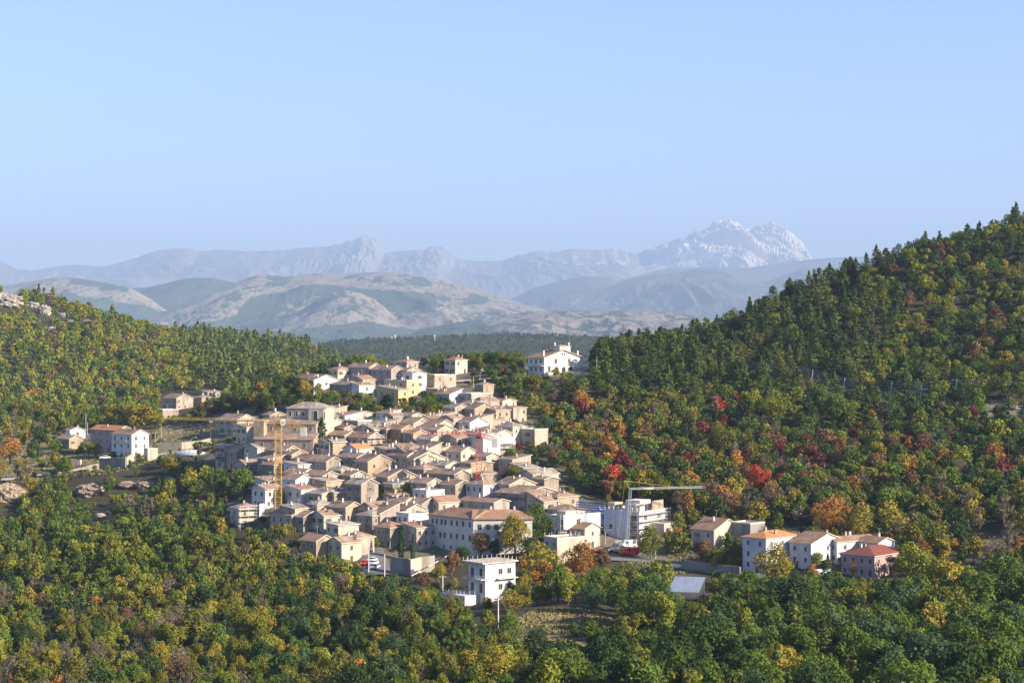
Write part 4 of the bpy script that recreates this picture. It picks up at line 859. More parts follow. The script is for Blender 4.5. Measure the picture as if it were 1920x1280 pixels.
H('b22', TB, 730, 900, 65, 50, 45, 'hip', 'T', 'b', 'small beige hip roofed house behind the white tower')
H('b23', TB, 500, 1092, 110, 80, 60, 'R', 'C', 'b', 'cream house below the bluish house, next to the crane')
H('b24', TB, 78, 1155, 30, 285, 100, 'R', 'C', 'b', 'very wide cream gable with one small window in the village middle', theta=60, nR=1, floors=1, nL=1)
H('b25', TB, 25, 1112, 60, 130, 80, 'D', 'P', 'b', 'pinkish house behind the very wide cream gable')
H('b26', TB, 115, 1108, 50, 215, 50, 'S', 'L', 'b', 'long low sunlit roof above the very wide cream gable')
# -- church quarter and west side of the village
H('a1', TA, 222, 702, 172, 152, 135, 'R', 'C', 'b', 'three storey pale house wrapped by scaffolding beside the church', nL=3, nR=0)
H('a2', TA, 300, 772, 60, 85, 120, 'D', 'C', 'b', 'cream annex leaning on the scaffolded pale house', nR=0, pitch=.14)
H('a5', TA, 1040, 735, 95, 155, 110, 'R', 'C', 'b', 'cream house with arched windows between church and conifer', nL=1, nR=1, floors=1)
H('a6', TA, 1300, 720, 100, 80, 90, 'flat', 'G', 'f', 'grey roofless ruin shored with poles behind the stone houses', ch=0, nL=2, nR=1)
H('a8', TA, 1180, 846, 145, 70, 150, 'R', 'S', 'b', 'grey stone house right of the tall spruce', nL=2, nR=1)
H('a9', TA, 1390, 867, 190, 70, 100, 'R', 'L', 'r', 'red roofed house with scaffold poles on its sunny end', nL=4)
H('a10', TA, 1450, 800, 190, 120, 60, 'L', 'G', 'g', 'house with dark grey shaded gable above red roofs')
H('a11', TA, 1555, 790, 100, 50, 60, 'hip', 'S', 'b', 'small dark roofed house with chimney stack beside the orange one')
H('a12', TA, 1690, 792, 150, 100, 115, 'R', 'O', 'r', 'orange walled house with cream gable in the village centre', nL=2, nR=0)
H('a13', TA, 1800, 742, 100, 90, 60, 'R', 'P', 'b', 'pinkish roofed house under the yellow pair')
H('a14', TA, 1290, 968, 100, 100, 55, 'L', 'W', 'o', 'small white house with orange roof in the middle of brown roofs')
H('a15', TA, 1290, 1045, 170, 130, 110, 'R', 'L', 'b', 'broad brown roofed house with grey front under the orange roof', nL=3, nR=1)
H('a16', TA, 1390, 1083, 115, 230, 140, 'R', 'T', 'b', 'large tan house with wide low gable and paired tall windows', nL=2, nR=2, floors=2)
H('a17', TA, 1560, 978, 60, 135, 80, 'D', 'L', 'b', 'pale stone house with sloping top behind the tan gable', nR=0, pitch=.13)
H('a18', TA, 1745, 1032, 180, 130, 95, 'R', 'L', 'b', 'long roofed stone house in a row below the orange walled one')
H('a19', TA, 1860, 1060, 80, 110, 80, 'R', 'L', 'b', 'small gabled stone house at the downhill end of that long roof')
H('a34', TA, 215, 987, 90, 145, 135, 'R', 'T', 'b', 'tan gabled house with tall chimney under the orange trees', nL=1, nR=0, ch=1)
H('a35', TA, 100, 940, 80, 50, 200, 'flat', 'L', 'f', 'unfinished grey concrete house of open balconies', nL=2, nR=1, floors=4, bal=1, min_side=4.5)
H('a36', TA, 290, 1108, 60, 90, 45, 'L', 'L', 'b', 'low stone outbuilding under the tan gabled house', minh=4)
H('a37', TA, 545, 1112, 115, 60, 150, 'hip', 'S', 'r', 'tall stone house with red brown roof left of yellow crane mast', nL=2, nR=1)
H('a38', TA, 640, 985, 100, 70, 90, 'R', 'L', 'b', 'roofed stone house just beneath the church wall')
H('a39', TA, 705, 1022, 60, 105, 80, 'R', 'T', 'b', 'dark stone house with tan gable right of the yellow crane')
H('a40', TA, 925, 1068, 190, 40, 80, 'R', 'S', 'b', 'long brown roof directly in front of the church')
H('a41', TA, 1015, 1083, 195, 95, 125, 'R', 'S', 'b', 'stone house with dark archway below the tall spruce', nL=4, nR=0)
H('a42', TA, 762, 1112, 130, 75, 80, 'D', 'W', 'g', 'white flat fronted house beside the crane, sunny end wall', nR=0, pitch=.1)
H('a43', TA, 790, 1190, 160, 95, 60, 'R', 'W', 'r', 'white house with low red roof below the white flat fronted one')
H('a44', TA, 1150, 1163, 85, 80, 105, 'hip', 'S', 'g', 'small stone house in the lane under the large tan gable')
H('a45', TC, 165 + 1728, 190, 95, 75, 70, 'hip', 'S', 'b', 'dark roofed house with porch opening beside the cream gables')
# -- lower west
H('c3', TC, 740, 285, 130, 130, 200, 'R', 'W', 'b', 'tall white house behind the yellow crane mast', nL=1, nR=1)
H('c4', TC, 790, 378, 80, 80, 135, 'D', 'W', 'b', 'narrow white house stepped below the tall white one', nR=0, pitch=.16)
H('c5', TC, 985, 250, 170, 70, 80, 'R', 'P', 'b', 'brown roofed house with deep arch below the long roofs')
H('c6', TC, 1015, 300, 130, 90, 110, 'D', 'T', 'g', 'tan block house beside the narrow white house', nR=0, pitch=.1)
H('c7', TC, 975, 418, 125, 110, 145, 'S', 'L', 'g', 'pale stone house with grey lean-to roof and blank sunny wall', nR=0, nL=2, pitch=.2)
H('c8', TC, 1088, 405, 30, 100, 110, 'D', 'T', 'g', 'rough tan blind tower wall behind the grey lean-to roof', nR=0, pitch=.1)
H('c9', TC, 1330, 330, 140, 155, 265, 'R', 'S', 'g', 'very tall narrow stone house over the green gardens', nL=2, nR=1)
H('c10', TC, 1570, 262, 110, 265, 130, 'R', 'T', 'b', 'stone house with wide tan gable behind the pink red tree', nL=1, nR=0)
H('c11', TC, 1190, 535, 150, 85, 110, 'R', 'T', 'b', 'tan gabled house above the hipped cream one', nL=2, nR=0)
H('c12', TC, 995, 613, 45, 195, 75, 'L', 'C', 'b', 'cream house with brown hipped roof at the wood edge', theta=50, nR=2, minh=5)
H('c13', TC, 1125, 697, 75, 185, 125, 'D', 'C', 'f', 'cream house with pale flat roof at the lower edge', nR=0, pitch=.05)
H('c14', TC, 1290, 812, 120, 115, 80, 'hip', 'L', 'b', 'stone house with pyramid roof above the parked cars')
H('c15', TC, 1155, 858, 90, 150, 140, 'L', 'C', 'b', 'lowest cream house with brown roof beside the street', nR=1, nL=2)
H('c16', TC, 925, 838, 140, 130, 105, 'R', 'T', 'r', 'stone barn with orange tan gable jutting into the trees', nL=2, nR=0, ch=0)
H('c17', TC, 705, 607, 190, 60, 75, 'R', 'L', 'b', 'low brown roofed house at the foot of the yellow crane', nL=3, minh=4.5)
H('c17b', TC, 735, 552, 110, 105, 60, 'D', 'L', 'g', 'stone house behind the crane foot house', nR=1, pitch=.12)
H('c18', TC, 810, 622, 70, 90, 60, 'R', 'S', 'b', 'small brown roofed house among the trees next to crane foot', minh=4.5)
H('c2', TC, 465, 375, 80, 105, 95, 'L', 'W', 'b', 'white and brown roofed house on the wood side of the crane')
H('c19', TC, 235, 545, 50, 195, 110, 'hip', 'C', 'b', 'cream house in white scaffolding alone on the wooded edge', nR=2, nL=1, floors=2)
H('c20', TC, 1440, 545, 90, 70, 90, 'L', 'L', 'b', 'small gabled house with porch among grey roofs')
H('c21', TC, 1500, 590, 50, 150, 70, 'S', 'P', 'b', 'low pink walled house in the crowded lower lanes')
H('c22', TC, 1700, 492, 100, 90, 75, 'R', 'L', 'b', 'house with patched brown roof beside the bright green tree')
H('c23', TC, 1740, 555, 70, 150, 70, 'R', 'L', 'b', 'pale house with chimneys above the stone tenements')
H('c24', TC, 1430, 610, 80, 60, 150, 'hip', 'S', 'g', 'tall shaded stone house over the sunken street')
H('c25', TC, 1590, 718, 150, 110, 190, 'hip', 'S', 'r', 'shaded stone tenement with red brown roof by the cypresses', nL=4, nR=1)
H('c26', TD, 100, 720, 90, 115, 210, 'D', 'L', 'r', 'stone tenement with low red roof between cypresses and convent', nR=3, nL=1, pitch=.15, theta=52)
H('c27', TD, 30, 605, 60, 175, 60, 'flat', 'W', 'f', 'long white parapet terrace behind the red roofed tenement', nR=0, minh=8)
# -- lower centre
H('d2', TD, 795, 495, 310, 115, 115, 'R', 'P', 'r', 'long pink house with white end wall right behind the convent', nL=5, nR=0, pitch=.24)
H('d3', TD, 300, 492, 60, 185, 85, 'L', 'C', 'r', 'cream house with orange roof above the shaded convent wing', nR=2, theta=56)
H('d4', TD, 190, 395, 60, 115, 85, 'flat', 'W', 'f', 'small white cube house above the orange roof', nR=0, minh=7)
H('d5', TD, 150, 503, 150, 40, 85, 'R', 'G', 'b', 'grey walled house left of the white cube')
H('d6', TD, 1080, 415, 270, 290, 175, 'R', 'S', 'b', 'largest stone palace with stained shaded front and wide gable', nL=5, nR=0, pitch=.26)
H('d7', TD, 1245, 482, 135, 135, 125, 'D', 'P', 'b', 'pinkish house with roof sloping to the sun beside the palace', nL=2, nR=1, pitch=.4)
H('d8', TD, 1370, 442, 100, 190, 50, 'hip', 'T', 'b', 'low long brown roof at the wood edge behind the palace')
H('d9', TD, 1480, 562, 200, 130, 60, 'hip', 'C', 'b', 'brown hipped roof showing over the white scaffold sheets')
H('d12', TD, 1150, 238, 70, 230, 95, 'L', 'C', 'g', 'cream house with grey brown roof and dark doorway at the wood edge', nR=2, theta=52)
H('d13', TD, 935, 332, 110, 240, 60, 'R', 'L', 'b', 'wide brown roofed house behind the palace')
H('d14', TD, 700, 330, 155, 110, 120, 'hip', 'B', 'b', 'bluish stone house with hipped roof at the foot of the red crane', nL=3, nR=1)
H('d15', TD, 450, 332, 100, 130, 110, 'R', 'S', 'b', 'stained stone house with sunny roof behind the pink house')
H('d16', TD, 440, 238, 235, 140, 90, 'R', 'S', 'b', 'broad brown roof above the stained stone houses')
H('d17', TD, 195, 318, 150, 110, 115, 'R', 'L', 'b', 'cream gabled house beside the wide bright green tree')
H('b27', TD, 590, 140, 30, 200, 130, 'R', 'T', 'b', 'tall blind tan wall behind the red crane mast', theta=56, nR=0, nL=0, pitch=.12)
# -- lower east
H('d11', TD, 1615, 728, 235, 140, 170, 'R', 'C', 'r', 'brown fronted house with cream gable above the terrace block', nL=3, nR=1, wm2='P')
H('d11b', TD, 1367, 822, 110, 245, 240, 'flat', 'C', 'f', 'cream flat block with terrace posts below the brown fronted house', nL=2, nR=0, theta=58)
H('d10', TD, 1400, 640, 205, 310, 240, 'flat', 'B', 'f', 'pale block wrapped at the top with white scaffold sheets', nL=3, nR=3)
H('e1', TE, 415, 545, 415, 265, 290, 'flat', 'B', 'f', 'big pale building under white sheets beside the small crane', nL=5, nR=2, floors=3, theta=34)
H('e2', TE, 1165, 720, 225, 280, 175, 'R', 'C', 'r', 'cream gabled house alone above the road wall', nL=2, nR=0, ant=True, ch=1)
H('e3', TE, 1530, 657, 115, 130, 95, 'flat', 'G', 'f', 'grey roofless ruin behind the orange roofed house', nL=1, nR=0, ch=0)
H('f1', TF, 300, 372, 235, 330, 340, 'hip', 'B', 'o', 'pale blue house with bright orange hipped roof', nL=2, nR=3, floors=3, style='shut', ch=2, pitch=.34)
H('f2', TF, 750, 427, 215, 335, 260, 'R', 'B', 'r', 'blue white house with broad white gable between orange and red roofs', nL=2, nR=1, floors=2, style='shut', pitch=.34)
H('f3', TF, 1010, 408, 110, 400, 90, 'L', 'W', 'r', 'wide red brown roofed white house behind the broad white gable', theta=60, nR=2, pitch=.3)
H('f3b', TF, 1420, 418, 60, 130, 80, 'R', 'W', 'r', 'small white gabled wing of the row under the walnut tree', nR=0)
H('f4', TF, 1385, 545, 335, 330, 240, 'hip', 'K', 'd', 'pink house with dark red hipped roof behind bare trees', nL=4, nR=4, floors=2, style='shut', pitch=.34)
# -- west outskirts
H('g1', TG, 750, 572, 270, 150, 230, 'R', 'P', 'o', 'shaded grey house with orange roof, far one of the outlying pair', nL=4, nR=1, floors=3)
H('g2', TG, 890, 614, 200, 170, 230, 'R', 'W', 'r', 'near house of the outlying pair, with balconies and white gable', nL=3, nR=2, floors=3, bal=2, style='shut')
H('g3', TG, 1050, 760, 15, 95, 85, 'flat', 'C', 'f', 'small cream garage block beside the outlying white gable', nR=0, nL=0, minh=4.5, ch=0, min_side=4)
H('g4', TG, 272, 568, 12, 120, 60, 'R', 'W', 'r', 'small white hut with dark roof by the two tall poles', nR=1, minh=4, nL=0, ch=1)
H('g5', TG, 265, 655, 130, 75, 85, 'R', 'T', 'b', 'low tan farm building beside the terraced field', minh=4.5)
H('g6', TG, 1335, 250, 130, 170, 85, 'R', 'L', 'b', 'grey fronted house alone at the foot of the wooded hill')
H('g6b', TG, 1200, 367, 25, 160, 50, 'flat', 'P', 'f', 'pink terrace block below the lone house under the hill', nR=0, minh=4, ch=0)
H('g7', TG, 1650, 188, 70, 150, 40, 'D', 'L', 'b', 'long low roof furthest back at the foot of the wooded hill', minh=5, pitch=.1)
H('g8', TG, 1590, 242, 75, 40, 35, 'hip', 'T', 'b', 'small brown roofed barn between the two hill foot houses', minh=4.5)
# -- the smaller houses packed between those above
def inside_any(x, y, mg):
    for hx, hy, a, A_w, B_d in FOOT0:
        dx, dy = x - hx, y - hy; u = dx * cos(a) + dy * sin(a); v = -dx * sin(a) + dy * cos(a)
        if -A_w - mg < u < mg and -mg < v < B_d + mg: return True
    return False
FOOT0 = [(e.location[0], e.location[1], e.rotation_euler[2], a_, b_) for e, a_, b_, *_ in HOUSES.values()]
CORE = [(480, 880), (500, 800), (600, 790), (640, 800), (740, 800), (800, 800), (850, 760), (900, 740), (945, 780), (985, 800), (940, 830), (930, 880), (1000, 890), (1045, 900), (1060, 935), (1000, 950), (940, 945), (800, 965), (780, 1040), (740, 1050), (700, 1020), (690, 1040), (640, 1035), (570, 1020), (520, 970), (490, 940)]
rh = random.Random(4); added = 0; WNAME = {'L': 'pale stone', 'T': 'tan', 'S': 'grey stone', 'P': 'pinkish', 'C': 'cream', 'W': 'white'}
for k_ in range(900):
    y = rh.uniform(425 * S, 620 * S); x = rh.uniform(-.15, .03) * y; z = float(tz(x, y)); px, py = proj(x, y, z); th = rh.uniform(43, 55); a_, b_ = rh.uniform(5, 8), rh.uniform(5, 8); t_ = radians(th)
    if not pip(px, py, CORE) or (px > 755 and px < 1010 and py > 955): continue
    if 690 < px < 742 and py > 1000: continue
    c_ = [(x, y), (x - a_ * cos(t_), y + a_ * sin(t_)), (x + b_ * sin(t_), y + b_ * cos(t_)), (x - a_ * cos(t_) + b_ * sin(t_), y + a_ * sin(t_) + b_ * cos(t_)), (x + (b_ * sin(t_) - a_ * cos(t_)) / 2, y + (a_ * sin(t_) + b_ * cos(t_)) / 2)]
    if any(inside_any(*q, -.6) for q in c_): continue
    h_ = rh.uniform(4.6, 6.4); ex, ey = proj(x, y, z + h_); lx, _ = proj(*c_[1], 0); rx, _ = proj(*c_[2], 0); wm_ = rh.choice('LLTSPCCW'); kd = rh.choice(['R', 'R', 'L', 'hip', 'S', 'D'])
    H('in%d' % k_, (0, 0, 1), ex, ey, ex - lx, rx - ex, 1, kd, wm_, rh.choice('bbbg'), f"small {WNAME[wm_]} {'gabled' if kd in 'RL' else 'hipped' if kd == 'hip' else 'lean-to'} house {at_words(ex, ey).replace(' percent down', ' down')}", theta=th, minh=h_, min_side=4.5, D=y, group=None, pitch=rh.uniform(.18, .4) if kd not in 'SD' else .16)
    FOOT0.append((x, y, -t_, a_, b_)); added += 1
    if added > 62: break
print('small houses', added)
# ------------------------------------------------------------------ landmark buildings
def frame(px_py_h, th_deg, Dfix=None):
    px, py, h = px_py_h; p = hit(px, py, h) if Dfix is None else np.array(((px - CX) / F * Dfix, Dfix, -(py - CY) / F * Dfix - h)); return p, radians(th_deg)
def lenL(p, th, pl): k = (pl - CX) / F; return (p[0] - k * p[1]) / (cos(th) + k * sin(th))
def lenR(p, th, pr): k = (pr - CX) / F; return (k * p[1] - p[0]) / (sin(th) - k * cos(th))
def block(parent, x0, x1, y0, y1, z0, z1, wm, name='wall'):
    m = MB(); m.box(x0, x1, y0, y1, z0, z1); return m.build(name, wm, parent)
def roof_at(parent, kind, x1, y0, Aw, Bd, z, pitch, rm, ov=.4):
    o = roof_obj(parent, kind, Aw, Bd, z, pitch, rm, ov); o.location = (x1, y0, 0); return o
def arch_window(parent, P, ang, w_=1.1, h_=2.2):
    k = round(w_, 2), round(h_, 2), 'arch'
    if k not in _wcache:
        m = MB(); pts = [(-w_ / 2, -h_ / 2), (w_ / 2, -h_ / 2)] + [(w_ / 2 * cos(a), h_ / 2 - w_ / 2 + w_ / 2 * sin(a)) for a in np.linspace(0, pi, 9)]
        m.face([(x, -.03, z) for x, z in pts], 0); n = len(pts)
        for i in range(n):
            j = (i + 1) % n; (x0, z0), (x1, z1) = pts[i], pts[j]; s = 1.16
            m.face([(x0, -.09, z0), (x1, -.09, z1), (x1 * s, -.09, z1 * s), (x0 * s, -.09, z0 * s)], 1); m.face([(x0 * s, -.09, z0 * s), (x1 * s, -.09, z1 * s), (x1 * s, .05, z1 * s), (x0 * s, .05, z0 * s)], 1)
            m.face([(x0, -.09, z0), (x1, -.09, z1), (x1, -.02, z1), (x0, -.02, z0)], 1)
        _wcache[k] = m.mesh('window', [GLASS, TRIM])
    o = link('window', _wcache[k], parent); o.location = P; o.rotation_euler = (0, 0, ang); return o
# --- church beside the yellow crane: aisle, taller nave, square lantern block
p, th = frame((400 + 900 / 4.8, 640 + 884 / 4.8, 7.0), 15)
ch = empty('church', p, -th); tag(ch, 'long pinkish church with stepped roofs and a square arched lantern block', 'church')
LA = lenL(p, th, 400 + 372 / 4.8); PK = WM['L']; K_ = LA / 110.0 * 1.0
nb = plaster('church pink', (.50, .38, .29)); lw = plaster('church lantern', (.56, .49, .38))
block(ch, -LA, 0, 0, 6.0, -4, 7.0, nb, 'aisle_wall'); roof_at(ch, 'S', 0, 0, LA, 4.2, 7.0, .38, RM['b'])
block(ch, -LA * .86, -LA * .02, 4.0, 13.0, -4, 12.2, nb, 'nave_wall'); roof_at(ch, 'S', -LA * .02, 4.0, LA * .84, 5.0, 12.2, .36, RM['b']); block(ch, -LA * .86 + .02, -LA * .02 - .02, 9.2, 13.0, 12.2, 13.9, nb, 'nave_wall')
block(ch, -LA - .8, -LA * .86 - .05, 1.0, 9, -4, 13.4, WM['T'], 'buttress_wall')
block(ch, -LA * .60, LA * .06, 8.2, 17, -4, 17.6, lw, 'lantern_wall'); roof_at(ch, 'hip', LA * .06, 8.2, LA * .66, 8.8, 17.6, .42, RM['g'])
block(ch, -LA * .20, LA * .06 + .03, 6.6, 8.15, -4, 17.2, lw, 'lantern_wall')
for i, u in enumerate((.15, .42, .66, .88)): put_window(ch, (-LA * u, 0, 4.9), 0, 1.0, 1.5)
for u in (.12, .38, .80): put_window(ch, (-LA * u, 4.0, 10.4), 0, 1.0, 1.4)
for u in (.54, .43, .32): arch_window(ch, (-LA * u, 8.2, 15.6), 0, .9, 1.7)
arch_window(ch, (-LA * .08, 6.6, 15.0), 0, 1.5, 3.4); arch_window(ch, (LA * .06 + .03, 7.4, 15.0), pi / 2, 1.1, 3.0)
d = MB(); d.box(-.9, .9, -.06, .05, -.5, 2.9); o = d.build('door', DOORM, ch); o.location = (-LA * .55, 0, 0)
# --- convent: two long wings meeting at an angle
p, th = frame((760 + 610 / 4.8, 840 + 637 / 4.8, 11.0), 47)
cv = empty('convent', p, 0); tag(cv, 'long white three storey convent with shaded wing and sunlit wing meeting at a corner', 'convent')
CVW = plaster('convent', (.66, .62, .56), .86)
def wing(a0, a1, nb_, b0, b1, h, wm, rows, depth=9.5):
    """a0->a1 front wall run in plan, going to the corner; body on the far side"""
    a0 = np.array(a0); a1 = np.array(a1); d = a1 - a0; L = np.hypot(*d); d = d / L; n = np.array((-d[1], d[0]))
    if n[1] < 0: n = -n
    def W(u, v, z): q = a0 + d * u + n * v; return (q[0], q[1], z)
    m = MB()
    for q in ([(0, 0), (L, 0)], [(L, 0), (L, depth)], [(L, depth), (0, depth)], [(0, depth), (0, 0)]):
        m.face([W(*q[0], -4), W(*q[1], -4), W(*q[1], h), W(*q[0], h)])
    m.build('wall', wm, cv)
    r_ = MB(); ov = .5; pt = .44; e = h + .2 - ov * pt; rz = h + .2 + depth / 2 * pt
    U0 = -ov if b0 else 0; 
    S1 = [W(-ov, -ov, e), W(L + ov, -ov, e), W(L - (depth / 2 if b1 else 0) , depth / 2, rz), W(depth / 2 if b0 else 0, depth / 2, rz)]
    S2 = [W(L + ov, depth + ov, e), W(-ov, depth + ov, e), W(depth / 2 if b0 else 0, depth / 2, rz), W(L - (depth / 2 if b1 else 0), depth / 2, rz)]
    S3 = [W(-ov, depth + ov, e), W(-ov, -ov, e), W(depth / 2 if b0 else 0, depth / 2, rz)]; S4 = [W(L + ov, -ov, e), W(L + ov, depth + ov, e), W(L - (depth / 2 if b1 else 0), depth / 2, rz)]
    for s_ in (S1, S2, S3, S4): r_.face(s_); r_.face([(a, b, c - .22) for a, b, c in s_][::-1])
    for i in range(2): 
        s_ = (S1, S2)[i]; r_.face([s_[0], s_[1], (s_[1][0], s_[1][1], s_[1][2] - .22), (s_[0][0], s_[0][1], s_[0][2] - .22)])
    r_.build('roof', RM['r'], cv)
    ang = atan2(d[1], d[0])
    for z, cols, w_, h_, st in rows:
        for c in cols: q = W(c * L, 0, z); put_window(cv, q, ang, w_, h_, st)
LL = lenL(p, th, 760 + 215 / 4.8); e1 = (-LL * cos(th), LL * sin(th)); th2 = radians(97)
w2 = (760 + 1135 / 4.8 - 760 - 610 / 4.8) / F * p[1] * 1.02; e2 = (w2 * .995, w2 * .06)
cols = [.08, .18, .29, .38, .52, .64, .78, .93]
wing(e1, (0, 0), 1, 1, 0, 11.0, CVW, [(9.2, cols, .9, 1.5, 'shut'), (5.4, [.26, .36, .51, .64, .78, .93], .9, 1.5, 'shut'), (2.0, [.34, .5, .7], .8, 1.0, 'glass')])
wing((0.02, 0.0), e2, 1, 0, 1, 11.0, CVW, [(8.6, [.11, .25, .39, .56, .72, .88], 1.1, 1.6, 'glass'), (4.6, [.10, .24, .4, .6, .8], 1.0, 1.4, 'glass')])
m = MB()
for u in (.3, .7): x = e2[0] * u; m.box(x - .3, x + .3, 5, 5.6, 12, 14.1)
m.build('chimney', WM['W'], cv)
# --- villa on the ridge
p, th = frame((760 + 1250 / 4.8, 620 + 242 / 4.8, 7.8), 52); LA = lenL(p, th, 760 + 1105 / 4.8); LB = lenR(p, th, 760 + 1590 / 4.8)
vi = empty('villa', p, -th); tag(vi, 'large off-white villa with arched loggia and roof tower standing by itself on the ridge', 'villa')
wall_obj(vi, 'R', LA, LB, 7.8, .30, WM['W']); roof_obj(vi, 'R', LA, LB, 7.8, .30, RM['r'], .8)
tx = -LA * .28; block(vi, tx - 2.2, tx + 2.2, LB * .44, LB * .72, 9, 12.4, WM['W'], 'tower_wall'); roof_at(vi, 'hip', tx + 2.2, LB * .44, 4.4, LB * .28, 12.4, .22, RM['r'])
for a, b in ((tx - 1.6, LB * .46), (tx + 1.6, LB * .70)):
    m = MB(); m.box(a - .25, a + .25, b - .25, b + .25, 12.2, 14.0); m.build('chimney', WM['W'], vi)
for u in (.30, .66): put_window(vi, (0, LB * u, 6.3), pi / 2, 1.3, 1.9, 'shut')
for u in (.47, .53): put_window(vi, (0, LB * u, 9.2), pi / 2, .7, .8, 'glass')
for u in (.31, .51, .70): arch_window(vi, (0, LB * u, 2.6), pi / 2, 1.9, 2.6)
put_window(vi, (0, LB * .13, 3.0), pi / 2, 1.2, 2.4, 'glass')
for u in (.2, .5, .8):
    for z in (6.2, 2.9): put_window(vi, (-LA * u, 0, z), 0, 1.1, 1.5, 'glass')
m = MB(); m.box(0.02, 2.6, LB * .0, LB * 1.02, -2.6, -.25); m.build('terrace_wall', WM['L'], vi)
m = MB(); m.box(.02, 3.4, -1.5, LB * .55, -.22, .1)
for y_ in np.linspace(-1.3, LB * .53, 7): m.box(3.0, 3.3, y_, y_ + .3, -4.5, -.22)
m.build('porch', WM['W'], vi)
m = MB(); m.box(-LA, -.05, -1.3, -.02, 4.2, 4.4); 
for x in np.linspace(-LA + .1, -.2, 12): m.bar((x, -1.25, 4.4), (x, -1.25, 5.3), .03)
m.bar((-LA, -1.25, 5.3), (-.05, -1.25, 5.3), .04); m.build('balcony', TRIM, vi)
m = MB()
for y_ in (LB * .05, LB * .95): m.box(-2.0, -1.4, y_ - .3, y_ + .3, 8, 10.6)
m.build('chimney', WM['W'], vi)
# --- white flat topped house below the convent
p, th = frame((760 + 720 / 4.8, 840 + 1042 / 4.8, 9.5), 50); LA = lenL(p, th, 760 + 567 / 4.8); LB = lenR(p, th, 760 + 990 / 4.8)
wh = empty('house', p, -th); tag(wh, 'white flat topped house with terrace posts set apart below the convent', 'house')
block(wh, -LA, 0, 0, LB, -4, 9.5, WM['W'])
m = MB(); m.box(-LA - 1.2, .5, -1.2, LB + .6, 9.5 + .003, 9.85); m.build('roof', RM['f'], wh)
_pm = {}
def posts(parent, x0, x1, y0, y1, z, hgt=1.2, step=1.7, name='post'):
    if hgt not in _pm: m = MB(); m.box(-.045, .045, -.045, .045, 0, hgt); _pm[hgt] = m.mesh('post', TRIM)
    q = [(x, y) for x in np.arange(x0, x1 + .1, step) for y in (y0, y1)] + [(x, y) for y in np.arange(y0 + step, y1 - .2, step) for x in (x0, x1)]
    for x, y in q: o = link(name, _pm[hgt], parent); o.location = (x, y, z)
posts(wh, -LA - .9, .3, -.9, LB + .3, 9.85, .8, 1.5)
for f_ in (7.4, 3.7):
    for u in (.25, .75): put_window(wh, (-LA * u, 0, f_ - .2), 0, 1.1, 2.2, 'shut')
    for u in (.5, .79): put_window(wh, (0, LB * u, f_), pi / 2, 1.2, 1.3, 'glass')
for z in (5.6,): m = MB(); m.box(-LA - 1, .0, -1.3, -.003, z, z + .2); [m.bar((x, -1.2, z), (x, -1.2, z + 1), .03) for x in np.linspace(-LA - .9, -.1, 14)]; m.bar((-LA - 1, -1.2, z + 1), (0, -1.2, z + 1), .04); m.build('balcony', TRIM, wh)
m = MB(); m.box(.003, 1.2, LB * .35, LB * 1.0, 5.6, 5.8); m.build('balcony', TRIM, wh)
block(wh, -LA - 5.5, -LA * .35, -4.5, -.05, -5, 1.9, WM['W'], 'annex_wall'); posts(wh, -LA - 5.3, -LA * .38, -4.3, -.4, 1.9, 1.1, 1.5)
for u in (-LA - 4.2, -LA - 1.6): put_window(wh, (u, -4.5, .2), 0, 1.0, 1.5, 'shut')
# --- details on the generated houses
def H_(k): return HOUSES[k][:4]
e, Aw, Bd, h = H_('d11b'); posts(e, -Aw + .2, -.2, .2, Bd - .2, h + .45, 1.0, 2.4)
e, Aw, Bd, h = H_('e1')
block(e, -Aw * .55, -Aw * .2, Bd * .35, Bd * .75, h - .1, h + 3.2, WM['W'], 'roof_room_wall'); block(e, -Aw * .06, -.5, Bd * .55, Bd * .98, h - .1, h + 3.0, WM['T'], 'roof_room_wall')
block(e, .004, 4.5, Bd * .45, Bd * .95, -4, h - 3.4, WM['C'], 'wing_wall'); block(e, -Aw * .95, -Aw * .78, Bd * .3, Bd * .6, h - .1, h + 2.2, WM['C'], 'roof_room_wall')
q = MB(); q.box(-Aw * .3, -1.2, .5, Bd * .5, h + 2.2, h + 2.4); [q.bar((x, y, h), (x, y, h + 2.2), .08) for x in (-Aw * .3 + .2, -1.4) for y in (.7, Bd * .48)]; q.build('canopy', WM['C'], e)
m = MB()
for x in np.linspace(-Aw + .5, -1, 9): m.box(x - .2, x + .2, .1, .5, h + .4, h + 1.5); m.build('post', WM['C'], e); m = MB()
e, Aw, Bd, h = H_('d10'); block(e, -Aw * .5, -Aw * .1, Bd * .2, Bd * .6, h - .1, h + 2.0, WM['C'], 'roof_room_wall')
e, Aw, Bd, h = H_('a1')
def bell(k, T, c): pass
